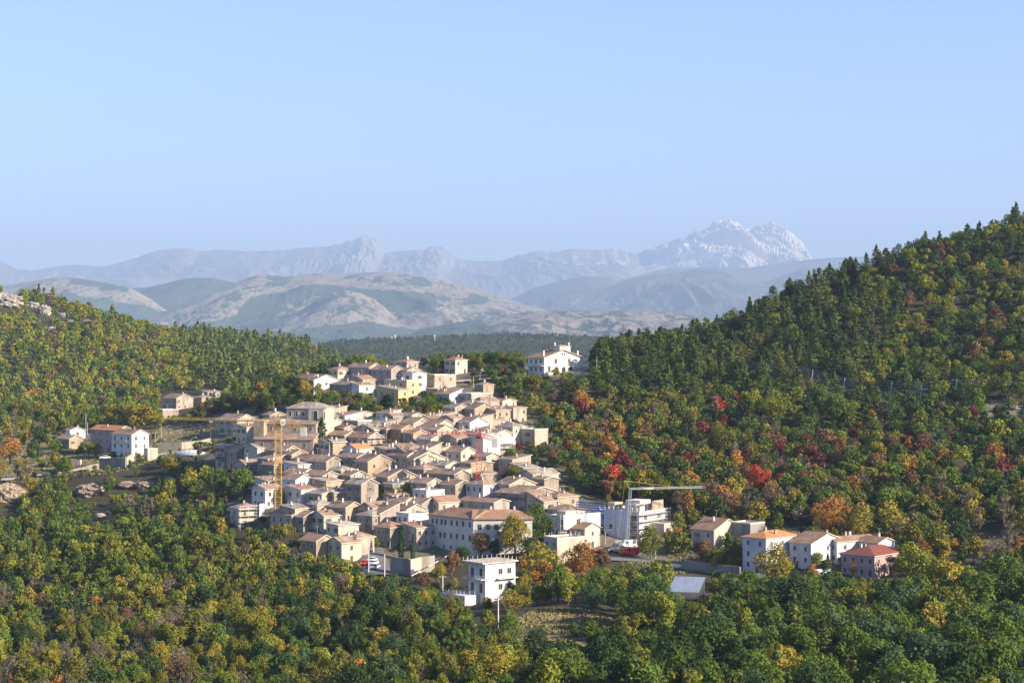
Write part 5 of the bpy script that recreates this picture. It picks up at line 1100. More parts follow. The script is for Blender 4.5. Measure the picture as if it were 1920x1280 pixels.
# ------------------------------------------------------------------ scaffolding (things of their own, leaning on the buildings)
def scaffold(key, label, sheet=None, ur=(0, 1), faces='LR', z0=0, over=1.0, gap=.35, dep=1.1, step=2.2, up=2.0):
    e, Aw, Bd, h = H_(key); s = empty('scaffolding', e.location, e.rotation_euler[2]); tag(s, label, 'scaffolding')
    m = MB(); pl = MB(); t = MB(); runs = []
    if 'L' in faces: runs.append((np.array((-Aw - .5, -gap)), np.array((dep + gap if 'R' in faces else .3, -gap)), np.array((0, -1.0))))
    if 'R' in faces: runs.append((np.array((gap, -gap)), np.array((gap, Bd + .5)), np.array((1.0, 0))))
    for a, b, n in runs:
        L = np.hypot(*(b - a)); k = max(2, int(L / step)); top = h + over
        for i in range(k + 1):
            for q in (a + (b - a) * i / k, a + (b - a) * i / k + n * dep): m.bar((*q, -3), (*q, top), .045)
        z = z0 + up
        while z < top:
            for off in (0, dep):
                m.bar((*(a + n * off), z), (*(b + n * off), z), .035); m.bar((*(a + n * off), z + 1), (*(b + n * off), z + 1), .03)
            lo = np.minimum(np.minimum(a, b), np.minimum(a, b) + n * dep); hi = np.maximum(np.maximum(a, b), np.maximum(a, b) + n * dep)
            pl.box(lo[0] + .06, hi[0] - .06, lo[1] + .06, hi[1] - .06, z - .1, z - .04); z += up
        if sheet:
            za, zb = sheet; c = a + n * (dep + .08); d_ = b + n * (dep + .08); kx = max(6, int(L / .9)); kz = max(3, int((zb - za) * max(h, 1) / 1.0)); rr = np.random.default_rng(len(key))
            zz = np.linspace(h * za, h * zb + over * (zb >= 1), kz); G = [[(*(c + (d_ - c) * i / kx + n * (.12 * sin(i * 2.1) + rr.normal(0, .05))), z) for i in range(kx + 1)] for z in zz]
            for j in range(kz - 1):
                for i in range(int(kx * ur[0]), int(kx * ur[1])):
                    if rr.random() > .03: t.face([G[j][i], G[j][i + 1], G[j + 1][i + 1], G[j + 1][i]])
    m.build('pole_frame', METAL, s); pl.build('planks', WOODP, s)
    if sheet: t.build('sheeting', TARP, s)
scaffold('a1', 'pole scaffolding around the pale gabled house near the church', None, over=.6)
scaffold('c19', 'white scaffolding with sheet around the cream house on the wooded edge', (.2, 1.0), (.78, 1), faces='R', over=1.4)
scaffold('d10', 'scaffolding with a white sheet band around the top of the pale block', (.62, 1.0), over=1.2)
scaffold('e1', 'tall scaffolding hung with white sheets beside the small crane', (.08, 1.0), (.28, .86), faces='L', over=.9)
scaffold('e1', 'bare pole scaffolding on the sunny end of the sheeted building', None, faces='R', over=.7)
scaffold('a9', 'pole scaffolding on the sunny end of the red roofed house', None, faces='R', over=.5)
scaffold('b19', 'scaffold box with white sheet around the top of the stone tower', (.88, 1.0), over=1.6)
# ------------------------------------------------------------------ cranes
YEL = mat('crane yellow', (.55, .33, .04), (.66, .41, .06), 2, rough=.5, spec=.4); REDM = mat('crane red', (.55, .075, .04), (.66, .11, .06), 2, rough=.5, spec=.4); WCR = mat('crane white', (.38, .44, .43), (.50, .54, .52), 2, rough=.5)
CONC = mat('concrete', (.38, .37, .35), (.5, .49, .46), 2)
def lattice(m, a, b, w_, n, tri=False, r=.07, r2=.04):
    a = np.array(a, float); b = np.array(b, float); d = b - a; L = np.linalg.norm(d); d /= L
    up = np.array((0, 0, 1.)) if abs(d[2]) < .9 else np.array((0, 1., 0)); x = np.cross(d, up); x /= np.linalg.norm(x); y = np.cross(x, d)
    cs = [(-x) * w_ / 2, x * w_ / 2, y * w_ * .9] if tri else [(-x - y) * w_ / 2, (x - y) * w_ / 2, (x + y) * w_ / 2, (-x + y) * w_ / 2]
    k = len(cs)
    for c in cs: m.bar(a + c, b + c, r)
    for i in range(n):
        p0 = a + d * L * i / n; p1 = a + d * L * (i + 1) / n
        for j in range(k):
            q = (j + 1) % k; m.bar(p0 + cs[j], p1 + cs[q], r2) if i % 2 else m.bar(p0 + cs[q], p1 + cs[j], r2); m.bar(p0 + cs[j], p0 + cs[q], r2)
def Pt(px, py, D): return np.array(((px - CX) / F * D, D, -(py - CY) / F * D))
def tower_crane(label, base_px, top_px, Dm, jib_tip, cj_tip, Djib, Dcj, col, w_=1.5, mastw=1.6, cat='crane', apex=5):
    b = Pt(*base_px, Dm); b[2] = min(b[2], float(tz(b[0], b[1]))) ; t = Pt(*top_px, Dm); e = empty('tower_crane', b); tag(e, label, cat)
    H_m = t[2] - b[2]; m = MB(); lattice(m, (0, 0, 0), (0, 0, H_m), mastw, int(H_m / 1.5), r=.095, r2=.05); m.build('mast', col, e)
    m = MB(); m.box(-2, 2, -2, 2, -2.5, .3); m.build('footing', CONC, e)
    m = MB(); m.box(-1.1, 1.1, -1.1, 1.1, H_m, H_m + .9); m.bar((-.6, 0, H_m + .9), (0, 0, H_m + apex), .1); m.bar((.6, 0, H_m + .9), (0, 0, H_m + apex), .1); m.bar((0, .6, H_m + .9), (0, 0, H_m + apex), .1); m.build('slewing_head', col, e)
    m = MB(); m.box(.8, 2.2, -1.9, -.6, H_m + .2, H_m + 2.3); m.build('cab', WM['W'], e)
    j = Pt(*jib_tip, Djib) - b; j[2] = H_m + 1.0 + (j[2] - H_m - 1.0) * 1.0; c = Pt(*cj_tip, Dcj) - b
    m = MB(); lattice(m, (0, 0, H_m + 1.3), j, 1.1, int(np.linalg.norm(j[:2]) / 1.5), True, .05, .022); m.build('jib', col, e)
    m = MB(); lattice(m, (0, 0, H_m + 1.3), c, 1.1, max(4, int(np.linalg.norm(c[:2]) / 1.5)), False, .06, .03); m.build('counter_jib', col, e)
    m = MB(); d_ = (c - np.array((0, 0, c[2]))) ; d_ = d_ / np.linalg.norm(d_); q = c - d_ * 1.2; m.box(q[0] - .9, q[0] + .9, q[1] - .9, q[1] + .9, q[2] - 2.4, q[2] + .2); m.build('counterweight', CONC, e)
    m = MB(); ap = (0, 0, H_m + apex); m.bar(ap, np.array((0, 0, H_m + 1.3)) * .35 + j * .65 + np.array((0, 0, .8)), .04); m.bar(ap, c, .04); m.build('tie_bars', col, e)
    q = np.array((0, 0, H_m + 1.2)) * .45 + j * .55; m = MB(); m.box(q[0] - .5, q[0] + .5, q[1] - .5, q[1] + .5, q[2] - .6, q[2] - .1); m.bar((q[0], q[1], q[2] - .6), (q[0], q[1], q[2] - 7), .03); m.box(q[0] - .2, q[0] + .2, q[1] - .2, q[1] + .2, q[2] - 7.6, q[2] - 7); m.build('hook_block', METAL, e)
Dy = float(hit(522, 960)[1]) ; tower_crane('tall yellow tower crane with a long jib beside the church', (522, 958), (528, 799), Dy, (303, 786), (573, 803), Dy * 1.12, Dy * .98, YEL, mastw=1.9, apex=3.4)
Dr = float(hit(898, 935)[1]) ; tower_crane('red tower crane in the middle of the village', (898, 936), (897, 822), Dr, (770, 816), (930, 824), Dr * 1.1, Dr * .975, REDM, mastw=1.7, apex=3.6)
# small self-erecting crane
De = HOUSES['e1'][0].location[1] - 9; b = Pt(1176, 1020, De); b[2] = float(tz(b[0], b[1])); e = empty('self_erecting_crane', b); tag(e, 'slim pale self erecting crane in front of the sheeted building', 'crane')
t = Pt(1182, 917, De) - b; m = MB(); lattice(m, (0, 0, 1.4), t, .7, 16, r=.055, r2=.028); m.build('mast', WCR, e)
j = Pt(1316, 914, De * 1.03) - b; m = MB(); lattice(m, t, j, .5, 26, True, .04, .02); m.build('jib', WCR, e)
ap = Pt(1172, 901, De) - b; m = MB(); m.bar(t, ap, .12); m.bar(ap, t * .45 + j * .55 + np.array((0, 0, .6)), .04); m.bar(ap, (-3, 0, 2.5), .04); m.build('strut', YEL, e)
m = MB(); m.box(-3.6, -1.4, -1.0, 1.0, 1.2, 3.6); m.build('counterweight', CONC, e); m = MB(); m.box(-4, 1.2, -1.2, 1.2, .55, 1.2); [m.bar((x, y, -1), (x, y, .6), .18) for x in (-2.4, 2.4) for y in (-2, 2)]; m.box(-2.6, 2.6, -2.1, -1.8, .3, .6); m.box(-2.6, 2.6, 1.8, 2.1, .3, .6); m.build('base_frame', YEL, e)
m = MB(); q = t * .75 + j * .25; m.box(q[0] - 1.5, q[0] + 1.5, q[1] - .25, q[1] + .05, q[2] - .1, q[2] + .45); m.build('banner', WM['W'], e)
# ------------------------------------------------------------------ roads, retaining walls
def road(name, label, pts_px, wid, mt, lift=.12):
    P = [hit(*q) for q in pts_px]; W = []
    for a, b in zip(P[:-1], P[1:]):
        n = max(2, int(np.hypot(*(b - a)[:2]) / 2.5)); W += [a + (b - a) * i / n for i in range(n)]
    W.append(P[-1]); W = np.array(W); d = np.gradient(W[:, :2], axis=0); d /= np.linalg.norm(d, axis=1)[:, None] + 1e-9; n = np.c_[-d[:, 1], d[:, 0]]
    rows = []
    for o, dz in ((-wid / 2 - .9, -.6), (-wid / 2, 0), (-wid / 4, .03), (0, .05), (wid / 4, .03), (wid / 2, 0), (wid / 2 + .9, -.6)):
        xy = W[:, :2] + n * o; zc = np.convolve(np.pad(tz(W[:, 0], W[:, 1]), 3, 'edge'), np.ones(7) / 7, 'valid'); rows.append(np.c_[xy, np.maximum(zc, tz(xy[:, 0], xy[:, 1]) - .3) + lift + .25 + dz])
    V = np.array(rows).transpose(1, 0, 2).reshape(-1, 3); o = link(name, np_mesh(name, V, grid_quads(len(W), 7), [mt], None, False)); tag(o, label, kind='structure'); return o
ASPH = mat('asphalt worn', (.11, .11, .11), (.17, .165, .16), .8, bump=.3); DIRT = mat('pale gravel track', (.40, .34, .27), (.52, .45, .36), .8, bump=.4)
road('road', 'asphalt road in front of the small crane and the cream house', [(1100, 1045), (1180, 1046), (1240, 1052), (1300, 1062), (1360, 1072), (1440, 1085)], 6.5, ASPH)
road('street', 'sunken street with parked cars at the foot of the village', [(716, 1082), (706, 1066), (698, 1045), (694, 1025)], 7.0, ASPH)
road('path', 'pale gravel track climbing to the outlying houses', [(0, 900), (60, 893), (120, 884), (170, 876), (215, 868), (280, 858), (340, 846)], 5, DIRT)
road('path', 'pale lane along the slope above the long parapet', [(290, 836), (330, 834), (372, 832), (402, 838)], 5, DIRT)
road('path', 'track rising to the hilltop villa', [(800, 712), (860, 716), (900, 712), (940, 708), (985, 702)], 4, DIRT)
STW = WM['L']
def rwall(label, pts_px, hgt, thick, mt, name='retaining_wall', cat='wall', follow=False):
    P = [hit(*q) for q in pts_px]; e = empty(name, P[0]); m = MB(); o = P[0]
    for a, b in zip(P[:-1], P[1:]):
        d = (b - a)[:2]; L = np.hypot(*d); d = d / L; n = np.array((-d[1], d[0])) * thick / 2; k = max(1, int(L / 4))
        for i in range(k):
            q0 = a[:2] + d * L * i / k; q1 = a[:2] + d * L * (i + 1) / k; z0 = float(tz(*q0)); z1 = float(tz(*q1)); c = []
            for q, z in ((q0, z0), (q1, z1)): c += [(q + n, z), (q - n, z)]
            bot = [(*(v[0] - o[:2]), v[1] - 2 - o[2]) for v in c]; top = [(*(v[0] - o[:2]), v[1] + hgt - o[2]) for v in c]
            for f in ((0, 2, 3, 1),): m.face([top[j] for j in f])
            for a_, b_ in ((0, 2), (2, 3), (3, 1), (1, 0)): m.face([bot[a_], bot[b_], top[b_], top[a_]])
    bmesh_me = m.mesh(name, mt); ob = link(name, bmesh_me); ob.location = P[0]; bpy.data.objects.remove(e); tag(ob, label, cat); return ob
rwall('grey retaining wall below the outlying pair of houses', [(187, 878), (236, 876)], 3.4, .6, WM['G'])
rwall('short cream wall turning the corner below the outlying houses', [(237, 875), (250, 866)], 3.4, .6, WM['C'])
rwall('low pale wall beside the gravel track', [(162, 884), (186, 879)], 2.2, .5, STW)
rwall('small pale wall block at the bend of the gravel track', [(134, 872), (152, 871)], 2.0, 1.5, STW)
rwall('long pale parapet wall along the ramp by the bare slope', [(292, 846), (340, 844), (394, 836)], 3.2, .6, WM['L'])
rwall('grey garden wall above the street with cypresses behind', [(733, 1072), (745, 1075), (768, 1078)], 4.6, .6, WM['G'])
rwall('sunlit cream garden wall below the convent', [(769, 1078), (790, 1073), (815, 1070)], 4.4, .6, WM['C'])
rwall('grey garden wall under the cream gabled house beside the road', [(1283, 1066), (1320, 1072), (1388, 1080)], 2.6, .5, WM['G'])
rwall('low terrace wall on the path side of the villa slope', [(1010, 760), (985, 764), (960, 772)], 1.4, .5, STW)
rwall('low stone terrace wall behind the stepped brown roofs', [(955, 778), (985, 770), (1010, 762)], 1.2, .5, WM['T'])
# ------------------------------------------------------------------ rocks
ROCK = mat('limestone', (.30, .275, .24), (.50, .46, .41), .35, 10, bump=.8, col3=(.22, .20, .17), sc3=.5)
ROCKT = mat('ochre limestone', (.27, .20, .14), (.42, .34, .26), .35, 10, bump=.8, col3=(.28, .2, .15), sc3=.5)
def rock(label, px, py, wpx, hpx, mt=None, dep=.8, seed=1, name='rock_outcrop'):
    p = hit(px, py); W = wpx / F * p[1]; Hh = hpx / F * p[1]; bm = bmesh.new(); bmesh.ops.create_icosphere(bm, subdivisions=5, radius=1)
    r = np.random.default_rng(seed); V = np.array([v.co for v in bm.verts]); N = V.copy()
    strat = np.round(V[:, 2] * 6 + fbm(V[:, 0] * 2 + seed, V[:, 1] * 2, 2, seed) * 1.2) / 4
    rad = 1 + .8 * (fbm(V[:, 0] * 2.2 + strat * 5 + seed * 3, V[:, 1] * 2.2 + strat * 3, 4, seed) - .5) + .28 * (fbm(V[:, 0] * 9 + 9, V[:, 2] * 9 + V[:, 1] * 5, 3, seed + 3) - .5)
    V = N * rad[:, None]; V[:, 2] = np.sign(V[:, 2]) * np.abs(V[:, 2]) ** .7; V *= (W / 2, W / 2 * dep, Hh * .5)
    for v, c in zip(bm.verts, V): v.co = c
    me = bpy.data.meshes.new(name); bm.to_mesh(me); bm.free(); me.materials.append(mt or ROCK); o = link(name, me); o.location = (p[0], p[1], p[2] + Hh * .15); tag(o, label, 'rock', 'rock outcrops'); return o
for i, a in enumerate([('broad layered pale cliff at the top of the far wooded hill', 6, 572, 66, 34), ('small pale crag beside the layered cliff on the far hill', 60, 575, 26, 14), ('tall pale crag below the crest of the far wooded hill', 84, 590, 22, 26),
    ('little white rock among trees on the far hill, first below the crag', 96, 618, 16, 9), ('white rock high on the far wooded hill beyond the crag', 116, 594, 16, 12), ('small white rock in the middle of the far hill', 133, 603, 14, 7), ('flat white rock to the uphill side on the far hill', 162, 603, 16, 6),
    ('narrow streak of white rock halfway down the far hill', 262, 640, 12, 9), ('pale rock patch halfway up the far hill near the streak', 225, 630, 14, 6), ('small white rock in the pine part of the far hill', 480, 677, 12, 7)]):
    rock(*a, seed=i + 3)
rock('cream boulder below the gravel track, largest of the cliff band', 168, 925, 46, 26, ROCKT, seed=21); rock('grey cliff face at the edge of the photo under the field', 14, 935, 62, 44, ROCKT, seed=22)
rock('pale rock shelf under the retaining wall', 238, 912, 34, 14, ROCKT, seed=23); rock('tan rock face below the yellow tree', 272, 912, 34, 16, ROCKT, seed=24); rock('rock spur at the end of the cliff band', 318, 905, 22, 16, ROCKT, seed=25)
rock('small white rock among trees under the cliff band', 187, 968, 20, 9, ROCK, seed=26); rock('pale rock at the foot of the cliff beside the wood edge', 206, 962, 14, 7, ROCK, seed=28)
rock('white boulder high on the big hillside', 1795, 568, 12, 11, ROCK, seed=27); rock('small white boulder lower among the hillside pines', 1672, 578, 6, 7, ROCK, seed=29)
rock('pale broken rocks on the stony strip beside the fence', 1900, 765, 40, 8, ROCK, seed=30); rock('grey rock patch on the hillside under the golden bush', 1875, 682, 14, 12, ROCK, seed=31)
rock('pale rock heap on the ridge beside the villa path', 902, 694, 22, 8, ROCK, seed=32)
rock('pale rock step in the shaded stony strip', 1530, 716, 34, 5, ROCK, seed=33)
# ------------------------------------------------------------------ poles, lamps, masts, fence
PCON = mat('pole concrete', (.52, .50, .46), (.62, .60, .56), 3)
def pole(label, px, py, hpx, r=.16, arms=1, group='utility poles'):
    p = hit(px, py); h = hpx / F * p[1]; e = empty('utility_pole', p); tag(e, label, 'utility pole', group); m = MB(); m.bar((0, 0, -1), (0, 0, h), r * 1.25, k=8, r2=r * .8); m.build('shaft', PCON, e)
    if arms: 
        m = MB()
        for a in range(arms): m.box(-.9, .9, -.06, .06, h - .5 - a * .8, h - .38 - a * .8); [m.bar((x, 0, h - .38 - a * .8), (x, 0, h - .15 - a * .8), .06, k=6) for x in (-.8, 0, .8)]
        m.build('crossarm', METAL, e)
    return p + np.array((0, 0, h))
P1 = pole('concrete pole in front of the parked cars', 691, 1078, 52); P2 = pole('bare concrete pole on the street side of the garden wall', 721, 1082, 44, arms=0)
P3 = pole('concrete pole beside the white flat topped house', 830, 1112, 34); P4 = pole('concrete pole with crossarm below the white flat topped house', 934, 1186, 68); P5 = pole('concrete pole in the dark bottom clearing', 1026, 1276, 50, arms=1)
pole('tall thin pole by the low farm building', 161, 815, 40, .12, 0); pole('thinner pole just beside the tall one at the farm building', 164, 815, 24, .1, 0); pole('pole on the bare field slope beside the track', 291, 838, 28, .1, 1)
pole('pole standing on the bare slope above the parapet', 303, 822, 22, .1, 0); pole('pole high on the bare slope near the crane jib', 381, 822, 18, .1, 0); pole('white pole in front of the stepped brown roofs', 888, 727, 22, .09, 0)
pole('thin pole beside the dark trees below the villa', 1119, 710, 42, .07, 0); pole('little pole beside the lone pine of the clearing', 1069, 1216, 12, .07, 0)
WIRE = mat('wire', (.3, .3, .3), (.36, .36, .36), 1)
def wire(a, b, sag, label):
    m = MB(); a = np.array(a); b = np.array(b); n = 14; q = [a + (b - a) * i / n - np.array((0, 0, sag * 4 * (i / n) * (1 - i / n))) for i in range(n + 1)]
    for i in range(n): m.bar(q[i], q[i + 1], .035, k=4)
    o = m.build('overhead_cable', WIRE); tag(o, label, 'cable')
wire(P3, P4, 1.0, 'cable between the pole by the white house and the one below it'); wire(P1, P2, .4, 'cable between the two poles at the parked cars'); wire(P4, P5, 1.0, 'cable running down to the pole in the dark clearing')
m = MB(); a = hit(771, 1090) + np.array((0, 0, 1.5)); b = hit(862, 1042) + np.array((0, 0, 2.0)); m.bar(a, b, .13, k=6); tag(m.build('conveyor_pipe', PCON), 'long pale pipe slanting up from the garden wall toward the convent', 'pipe')
def lamp(label, px, py, hpx):
    p = hit(px, py); h = hpx / F * p[1]; e = empty('street_lamp', p); tag(e, label, 'street lamp', 'street lamps'); m = MB(); m.bar((0, 0, -.5), (0, 0, h - .6), .09, k=8, r2=.06); m.bar((0, 0, h - .6), (.5, 0, h - .1), .05, k=6); m.bar((.5, 0, h - .1), (1.5, 0, h), .045, k=6); m.build('post', METAL, e)
    m = MB(); m.box(1.3, 2.1, -.16, .16, h - .06, h + .1); m.build('lamp_head', PCON, e)
lamp('street lamp beside the terrace block and car park', 1135, 1028, 34); lamp('street lamp next to the pale trunked roadside tree', 1229, 1050, 38); lamp('street lamp on the ramp above the long parapet', 359, 846, 26); lamp('street lamp behind the farm building poles', 184, 800, 14); lamp('street lamp beside the ridge path', 900, 712, 16)
def mast(label, px, hpx, D, py):
    p = Pt(px, py, D); p[2] = float(tz(p[0], p[1])); top = -(py - hpx - CY) / F * D; h = max(6, top - p[2]); e = empty('radio_mast', p); tag(e, label, 'radio mast', 'far radio masts'); m = MB(); m.bar((0, 0, 0), (0, 0, h), .6, k=5, r2=.35); m.build('shaft', WHITEM, e)
    m = MB(); [m.box(-1.1, 1.1, -1.1, 1.1, h * f, h * f + 1.6) for f in (.7, .85)]; m.build('antenna_panels', WHITEM, e)
mast('thicker white radio mast on the low rise beyond the village', 741, 12, 3300, 640); mast('short white radio mast just beside the thicker one', 735, 8, 3300, 640); mast('lone thin radio mast on the rise behind the ridge houses', 815, 12, 3300, 640)
mast('tall thin radio mast in the gap beside the pine hillside', 1168, 16, 3200, 648); mast('smaller radio mast beside the tall thin one in the gap', 1177, 8, 3200, 648)
# rock-fall fence across the hillside
fx = [(1393, 702), (1430, 708), (1478, 712), (1520, 720), (1580, 735), (1622, 740), (1668, 742), (1725, 745), (1790, 740), (1838, 742), (1887, 745), (1905, 742)]
P = [hit(a, b) for a, b in fx]; e = empty('protective_fence', P[0]); tag(e, 'long wire mesh rockfall fence with leaning posts across the hillside', 'fence'); m2 = MB()
for i, q in enumerate(P):
    q = q - P[0]; t = q + np.array((.8, -.6, 5.6)); m = MB(); m.bar(q - np.array((0, 0, .6)), t, .16, k=6); m.build('post', METAL, e)
    if i:
        for f in np.linspace(.1, 1, 6): m2.bar(pq + (pt_ - pq) * f, q + (t - q) * f, .035, k=3)
        n = 12
        for k in range(n): a = pq + (q - pq) * k / n; b = pt_ + (t - pt_) * (k + 1) / n; m2.bar(a, b, .018, k=3)
    pq, pt_ = q, t
m2.build('wire_mesh', METAL, e)
# dead trunks among the hillside pines
# ------------------------------------------------------------------ vehicles
def paint(nm, c): return mat('paint ' + nm, c, tuple(np.array(c) * 1.08), 2, rough=.3, spec=.5)
RUB = mat('tyre rubber', (.02, .02, .02), (.03, .03, .03), 4)
def car(label, px, py, ang, col, van=False, name='parked_car', cat='car', group='cars parked on the street', rim=None, on=.35):
    p = hit(px, py); p[2] += on; e = empty(name, p, radians(ang)); tag(e, label, cat, group)
    L, Wd = (4.2, 1.72) if not van else (5.0, 1.95); Hh = 1.45 if not van else 2.2; n = 12; m = MB()
    prof = [(-L / 2, .35), (-L / 2, .75), (-L / 2 + .1, .95), (-L / 2 + .9, 1.0), (L / 2 - .35, 1.0), (L / 2, .8), (L / 2, .35)] if not van else [(-L / 2, .35), (-L / 2, .95), (-L / 2 + .7, 1.15), (-L / 2 + 1.3, Hh), (L / 2 - .05, Hh), (L / 2, .35)]
    k = len(prof)
    for s_ in (-1, 1): m.face([(x, s_ * Wd / 2, z) for x, z in prof][::s_])
    for i in range(k): j = (i + 1) % k; m.face([(prof[i][0], -Wd / 2, prof[i][1]), (prof[j][0], -Wd / 2, prof[j][1]), (prof[j][0], Wd / 2, prof[j][1]), (prof[i][0], Wd / 2, prof[i][1])])
    if not van:
        a = [(-L / 2 + 1.35, Hh - .02), (L / 2 - 1.1, Hh)]; m.box(a[0][0], a[1][0], -Wd / 2 + .16, Wd / 2 - .16, Hh - .07, Hh)
    o = m.build('body', col, e)
    g = MB()
    if not van:
        b0 = [(-L / 2 + .85, -Wd / 2 + .04), (L / 2 - .4, -Wd / 2 + .04), (L / 2 - .4, Wd / 2 - .04), (-L / 2 + .85, Wd / 2 - .04)]; t0 = [(-L / 2 + 1.4, -Wd / 2 + .18), (L / 2 - 1.15, -Wd / 2 + .18), (L / 2 - 1.15, Wd / 2 - .18), (-L / 2 + 1.4, Wd / 2 - .18)]
        for i in range(4): j = (i + 1) % 4; g.face([(*b0[i], 1.003), (*b0[j], 1.003), (*t0[j], Hh - .075), (*t0[i], Hh - .075)])
    else:
        g.face([(-L / 2 + .72, -Wd / 2 + .1, 1.22), (-L / 2 + .72, Wd / 2 - .1, 1.22), (-L / 2 + 1.25, Wd / 2 - .15, Hh - .12), (-L / 2 + 1.25, -Wd / 2 + .15, Hh - .12)])
        for s_ in (-1, 1): g.box(-L / 2 + 1.4, -L / 2 + 2.3, s_ * (Wd / 2 + .004) - .004, s_ * (Wd / 2 + .004) + .004, 1.25, 1.9)
    g.build('glazing', GLASS, e)
    for x in (-L / 2 + .8, L / 2 - .8):
        for s_ in (-1, 1): w_ = MB(); w_.bar((0, -.11, 0), (0, .11, 0), .32, k=14); o = w_.build('wheel', RUB, e); o.location = (x, s_ * (Wd / 2 - .08), .32)
    for s_ in (-1, 1): w_ = MB(); w_.box(-L / 2 - .02, -L / 2 + .02, s_ * .55 - .16, s_ * .55 + .16, .62, .78); w_.build('headlight', WHITEM, e)
CW = paint('white', (.75, .76, .78)); CS = paint('silver', (.50, .52, .55)); CR = paint('red', (.55, .03, .025)); CB = paint('dark', (.05, .06, .08))
car('bright red car parked beside the concrete pole', 684, 1061, 80, CR); car('white car last in the row on the sunken street', 698, 1056, 72, CW); car('white car second in the row on the sunken street', 700, 1062, 72, CW); car('silver car nearest the bend in the row on the street', 703, 1069, 72, CS)
car('red and white van parked before the scaffolded building', 1182, 1042, 10, CR, True, 'van', 'van', 'vehicles near the building site'); car('white van parked behind the red one at the building site', 1178, 1028, 10, CW, True, 'van', 'van', 'vehicles near the building site')
car('white car in the yard under the brown fronted house', 1138, 1036, 20, CW, group='cars at the yard'); car('red car in the yard near the street lamp', 1126, 1037, 20, CR, group='cars at the yard')
car('white car on the terrace of the outlying houses', 197, 862, 15, CW, group='cars at the outlying houses'); car('white van beside the shaded outlying house', 234, 856, 15, CW, True, 'van', 'van')
# boat under a white cover beside the ramp
p = hit(359, 854); e = empty('covered_boat', p, radians(-15)); tag(e, 'long load under a pale striped cover beside the parapet', 'covered load'); m = MB(); n = 14; rings = []
for i in range(n + 1):
    t = i / n; x = -6 + 12 * t; r_ = 2.1 * sin(pi * (.08 + .86 * t)) ** .6; rings.append([(x, r_ * cos(a), max(.0, r_ * sin(a)) * (.9 + .06 * (i % 2)) + .3) for a in np.linspace(0, pi, 9)])
for i in range(n):
    for j in range(8): m.face([rings[i][j], rings[i + 1][j], rings[i + 1][j + 1], rings[i][j + 1]])
m.build('cover', TARP, e); m = MB(); m.box(-5, 5, -1.2, 1.2, -.6, .32); m.build('trailer', METAL, e)
# sheds
def shed(label, px, py, wpx, dpt, h, mt, ang, pitch=.15, name='shed'):
    p = hit(px, py, h); W = wpx / F * p[1]; e = empty(name, p, radians(ang)); tag(e, label, 'shed'); m = MB()
    m.face([(-W / 2, -dpt / 2, h), (W / 2, -dpt / 2, h), (W / 2, dpt / 2, h + dpt * pitch), (-W / 2, dpt / 2, h + dpt * pitch)]); m.face([(-W / 2, -dpt / 2, h - .08), (-W / 2, dpt / 2, h - .08 + dpt * pitch), (W / 2, dpt / 2, h - .08 + dpt * pitch), (W / 2, -dpt / 2, h - .08)])
    for q in ((-W / 2, -dpt / 2), (W / 2, -dpt / 2), (W / 2, dpt / 2), (-W / 2, dpt / 2)): pass
    m.box(-W / 2, W / 2, -dpt / 2 - .06, -dpt / 2 - .003, h - .22, h + .02); m.build('roof', mt, e)
    for x in (-W / 2 + .3, 0, W / 2 - .3): q = MB(); q.bar((x, -dpt / 2 + .3, -1.5), (x, -dpt / 2 + .3, h - .1), .12); q.build('post', WOODP, e)
    q = MB(); q.box(-W / 2 + .2, W / 2 - .2, dpt / 2 - .4, dpt / 2 - .2, -1.5, h + dpt * pitch * .8); q.build('back_wall', WM['G'], e)
TIN = mat('blue grey sheet metal', (.19, .23, .29), (.28, .32, .38), .6, 4, rough=.45, stretch=(4, .3, 1), spec=.5)
shed('open shed with blue grey sheet metal roof below the road', 1288, 1104, 58, 11, 3.0, TIN, -14, .22); shed('small shelter with pale roof on the ploughed plot', 1863, 1052, 40, 6, 2.6, RM['f'], -8, .16)
shed('little lean-to with orange roof hidden in the trees', 1792, 1078, 26, 4, 2.4, RM['o'], -10, .2)
shed('low hut with pale roof at the edge of the lower wood', 1880, 1098, 16, 3, 2.2, RM['f'], -30, .2)
# white plastic tunnel beside the white gable
p = hit(1540, 1078); e = empty('plastic_tunnel', p, radians(20)); tag(e, 'small white half round plastic tunnel beside the white gabled house', 'polytunnel'); m = MB(); k = 10
for i in range(6):
    for j in range(k): a0, a1 = pi * j / k, pi * (j + 1) / k; x0, x1 = -2.5 + i * .83, -2.5 + (i + 1) * .83; m.face([(x0, 1.6 * cos(a0), 1.7 * sin(a0)), (x1, 1.6 * cos(a0), 1.7 * sin(a0)), (x1, 1.6 * cos(a1), 1.7 * sin(a1)), (x0, 1.6 * cos(a1), 1.7 * sin(a1))])
for x in (-2.5, 2.48): m.face([(x, 1.6 * cos(pi * j / k), 1.7 * sin(pi * j / k)) for j in range(k + 1)])
m.build('cover', TARP, e)
# blue safety screen on the roof edge
e_, Aw, Bd, h = H_('d9'); s = empty('safety_screen', e_.location + __import__('mathutils').Vector((0, 0, h - 1.2)), e_.rotation_euler[2]); tag(s, 'blue scaffold railing standing above the sheeted block roof', 'railing'); m = MB(); BLU = mat('blue mesh', (.05, .14, .38), (.08, .2, .48), 2)
for i in range(11): x = -1 + 11 * i / 10; m.bar((x, Bd * .6, -3), (x, Bd * .6, 3.4), .06); 
for z in (1.2, 1.9, 2.6, 3.3): m.box(-1, 10, Bd * .6 - .04, Bd * .6 + .04, z, z + .34)
m.build('rails', BLU, s)
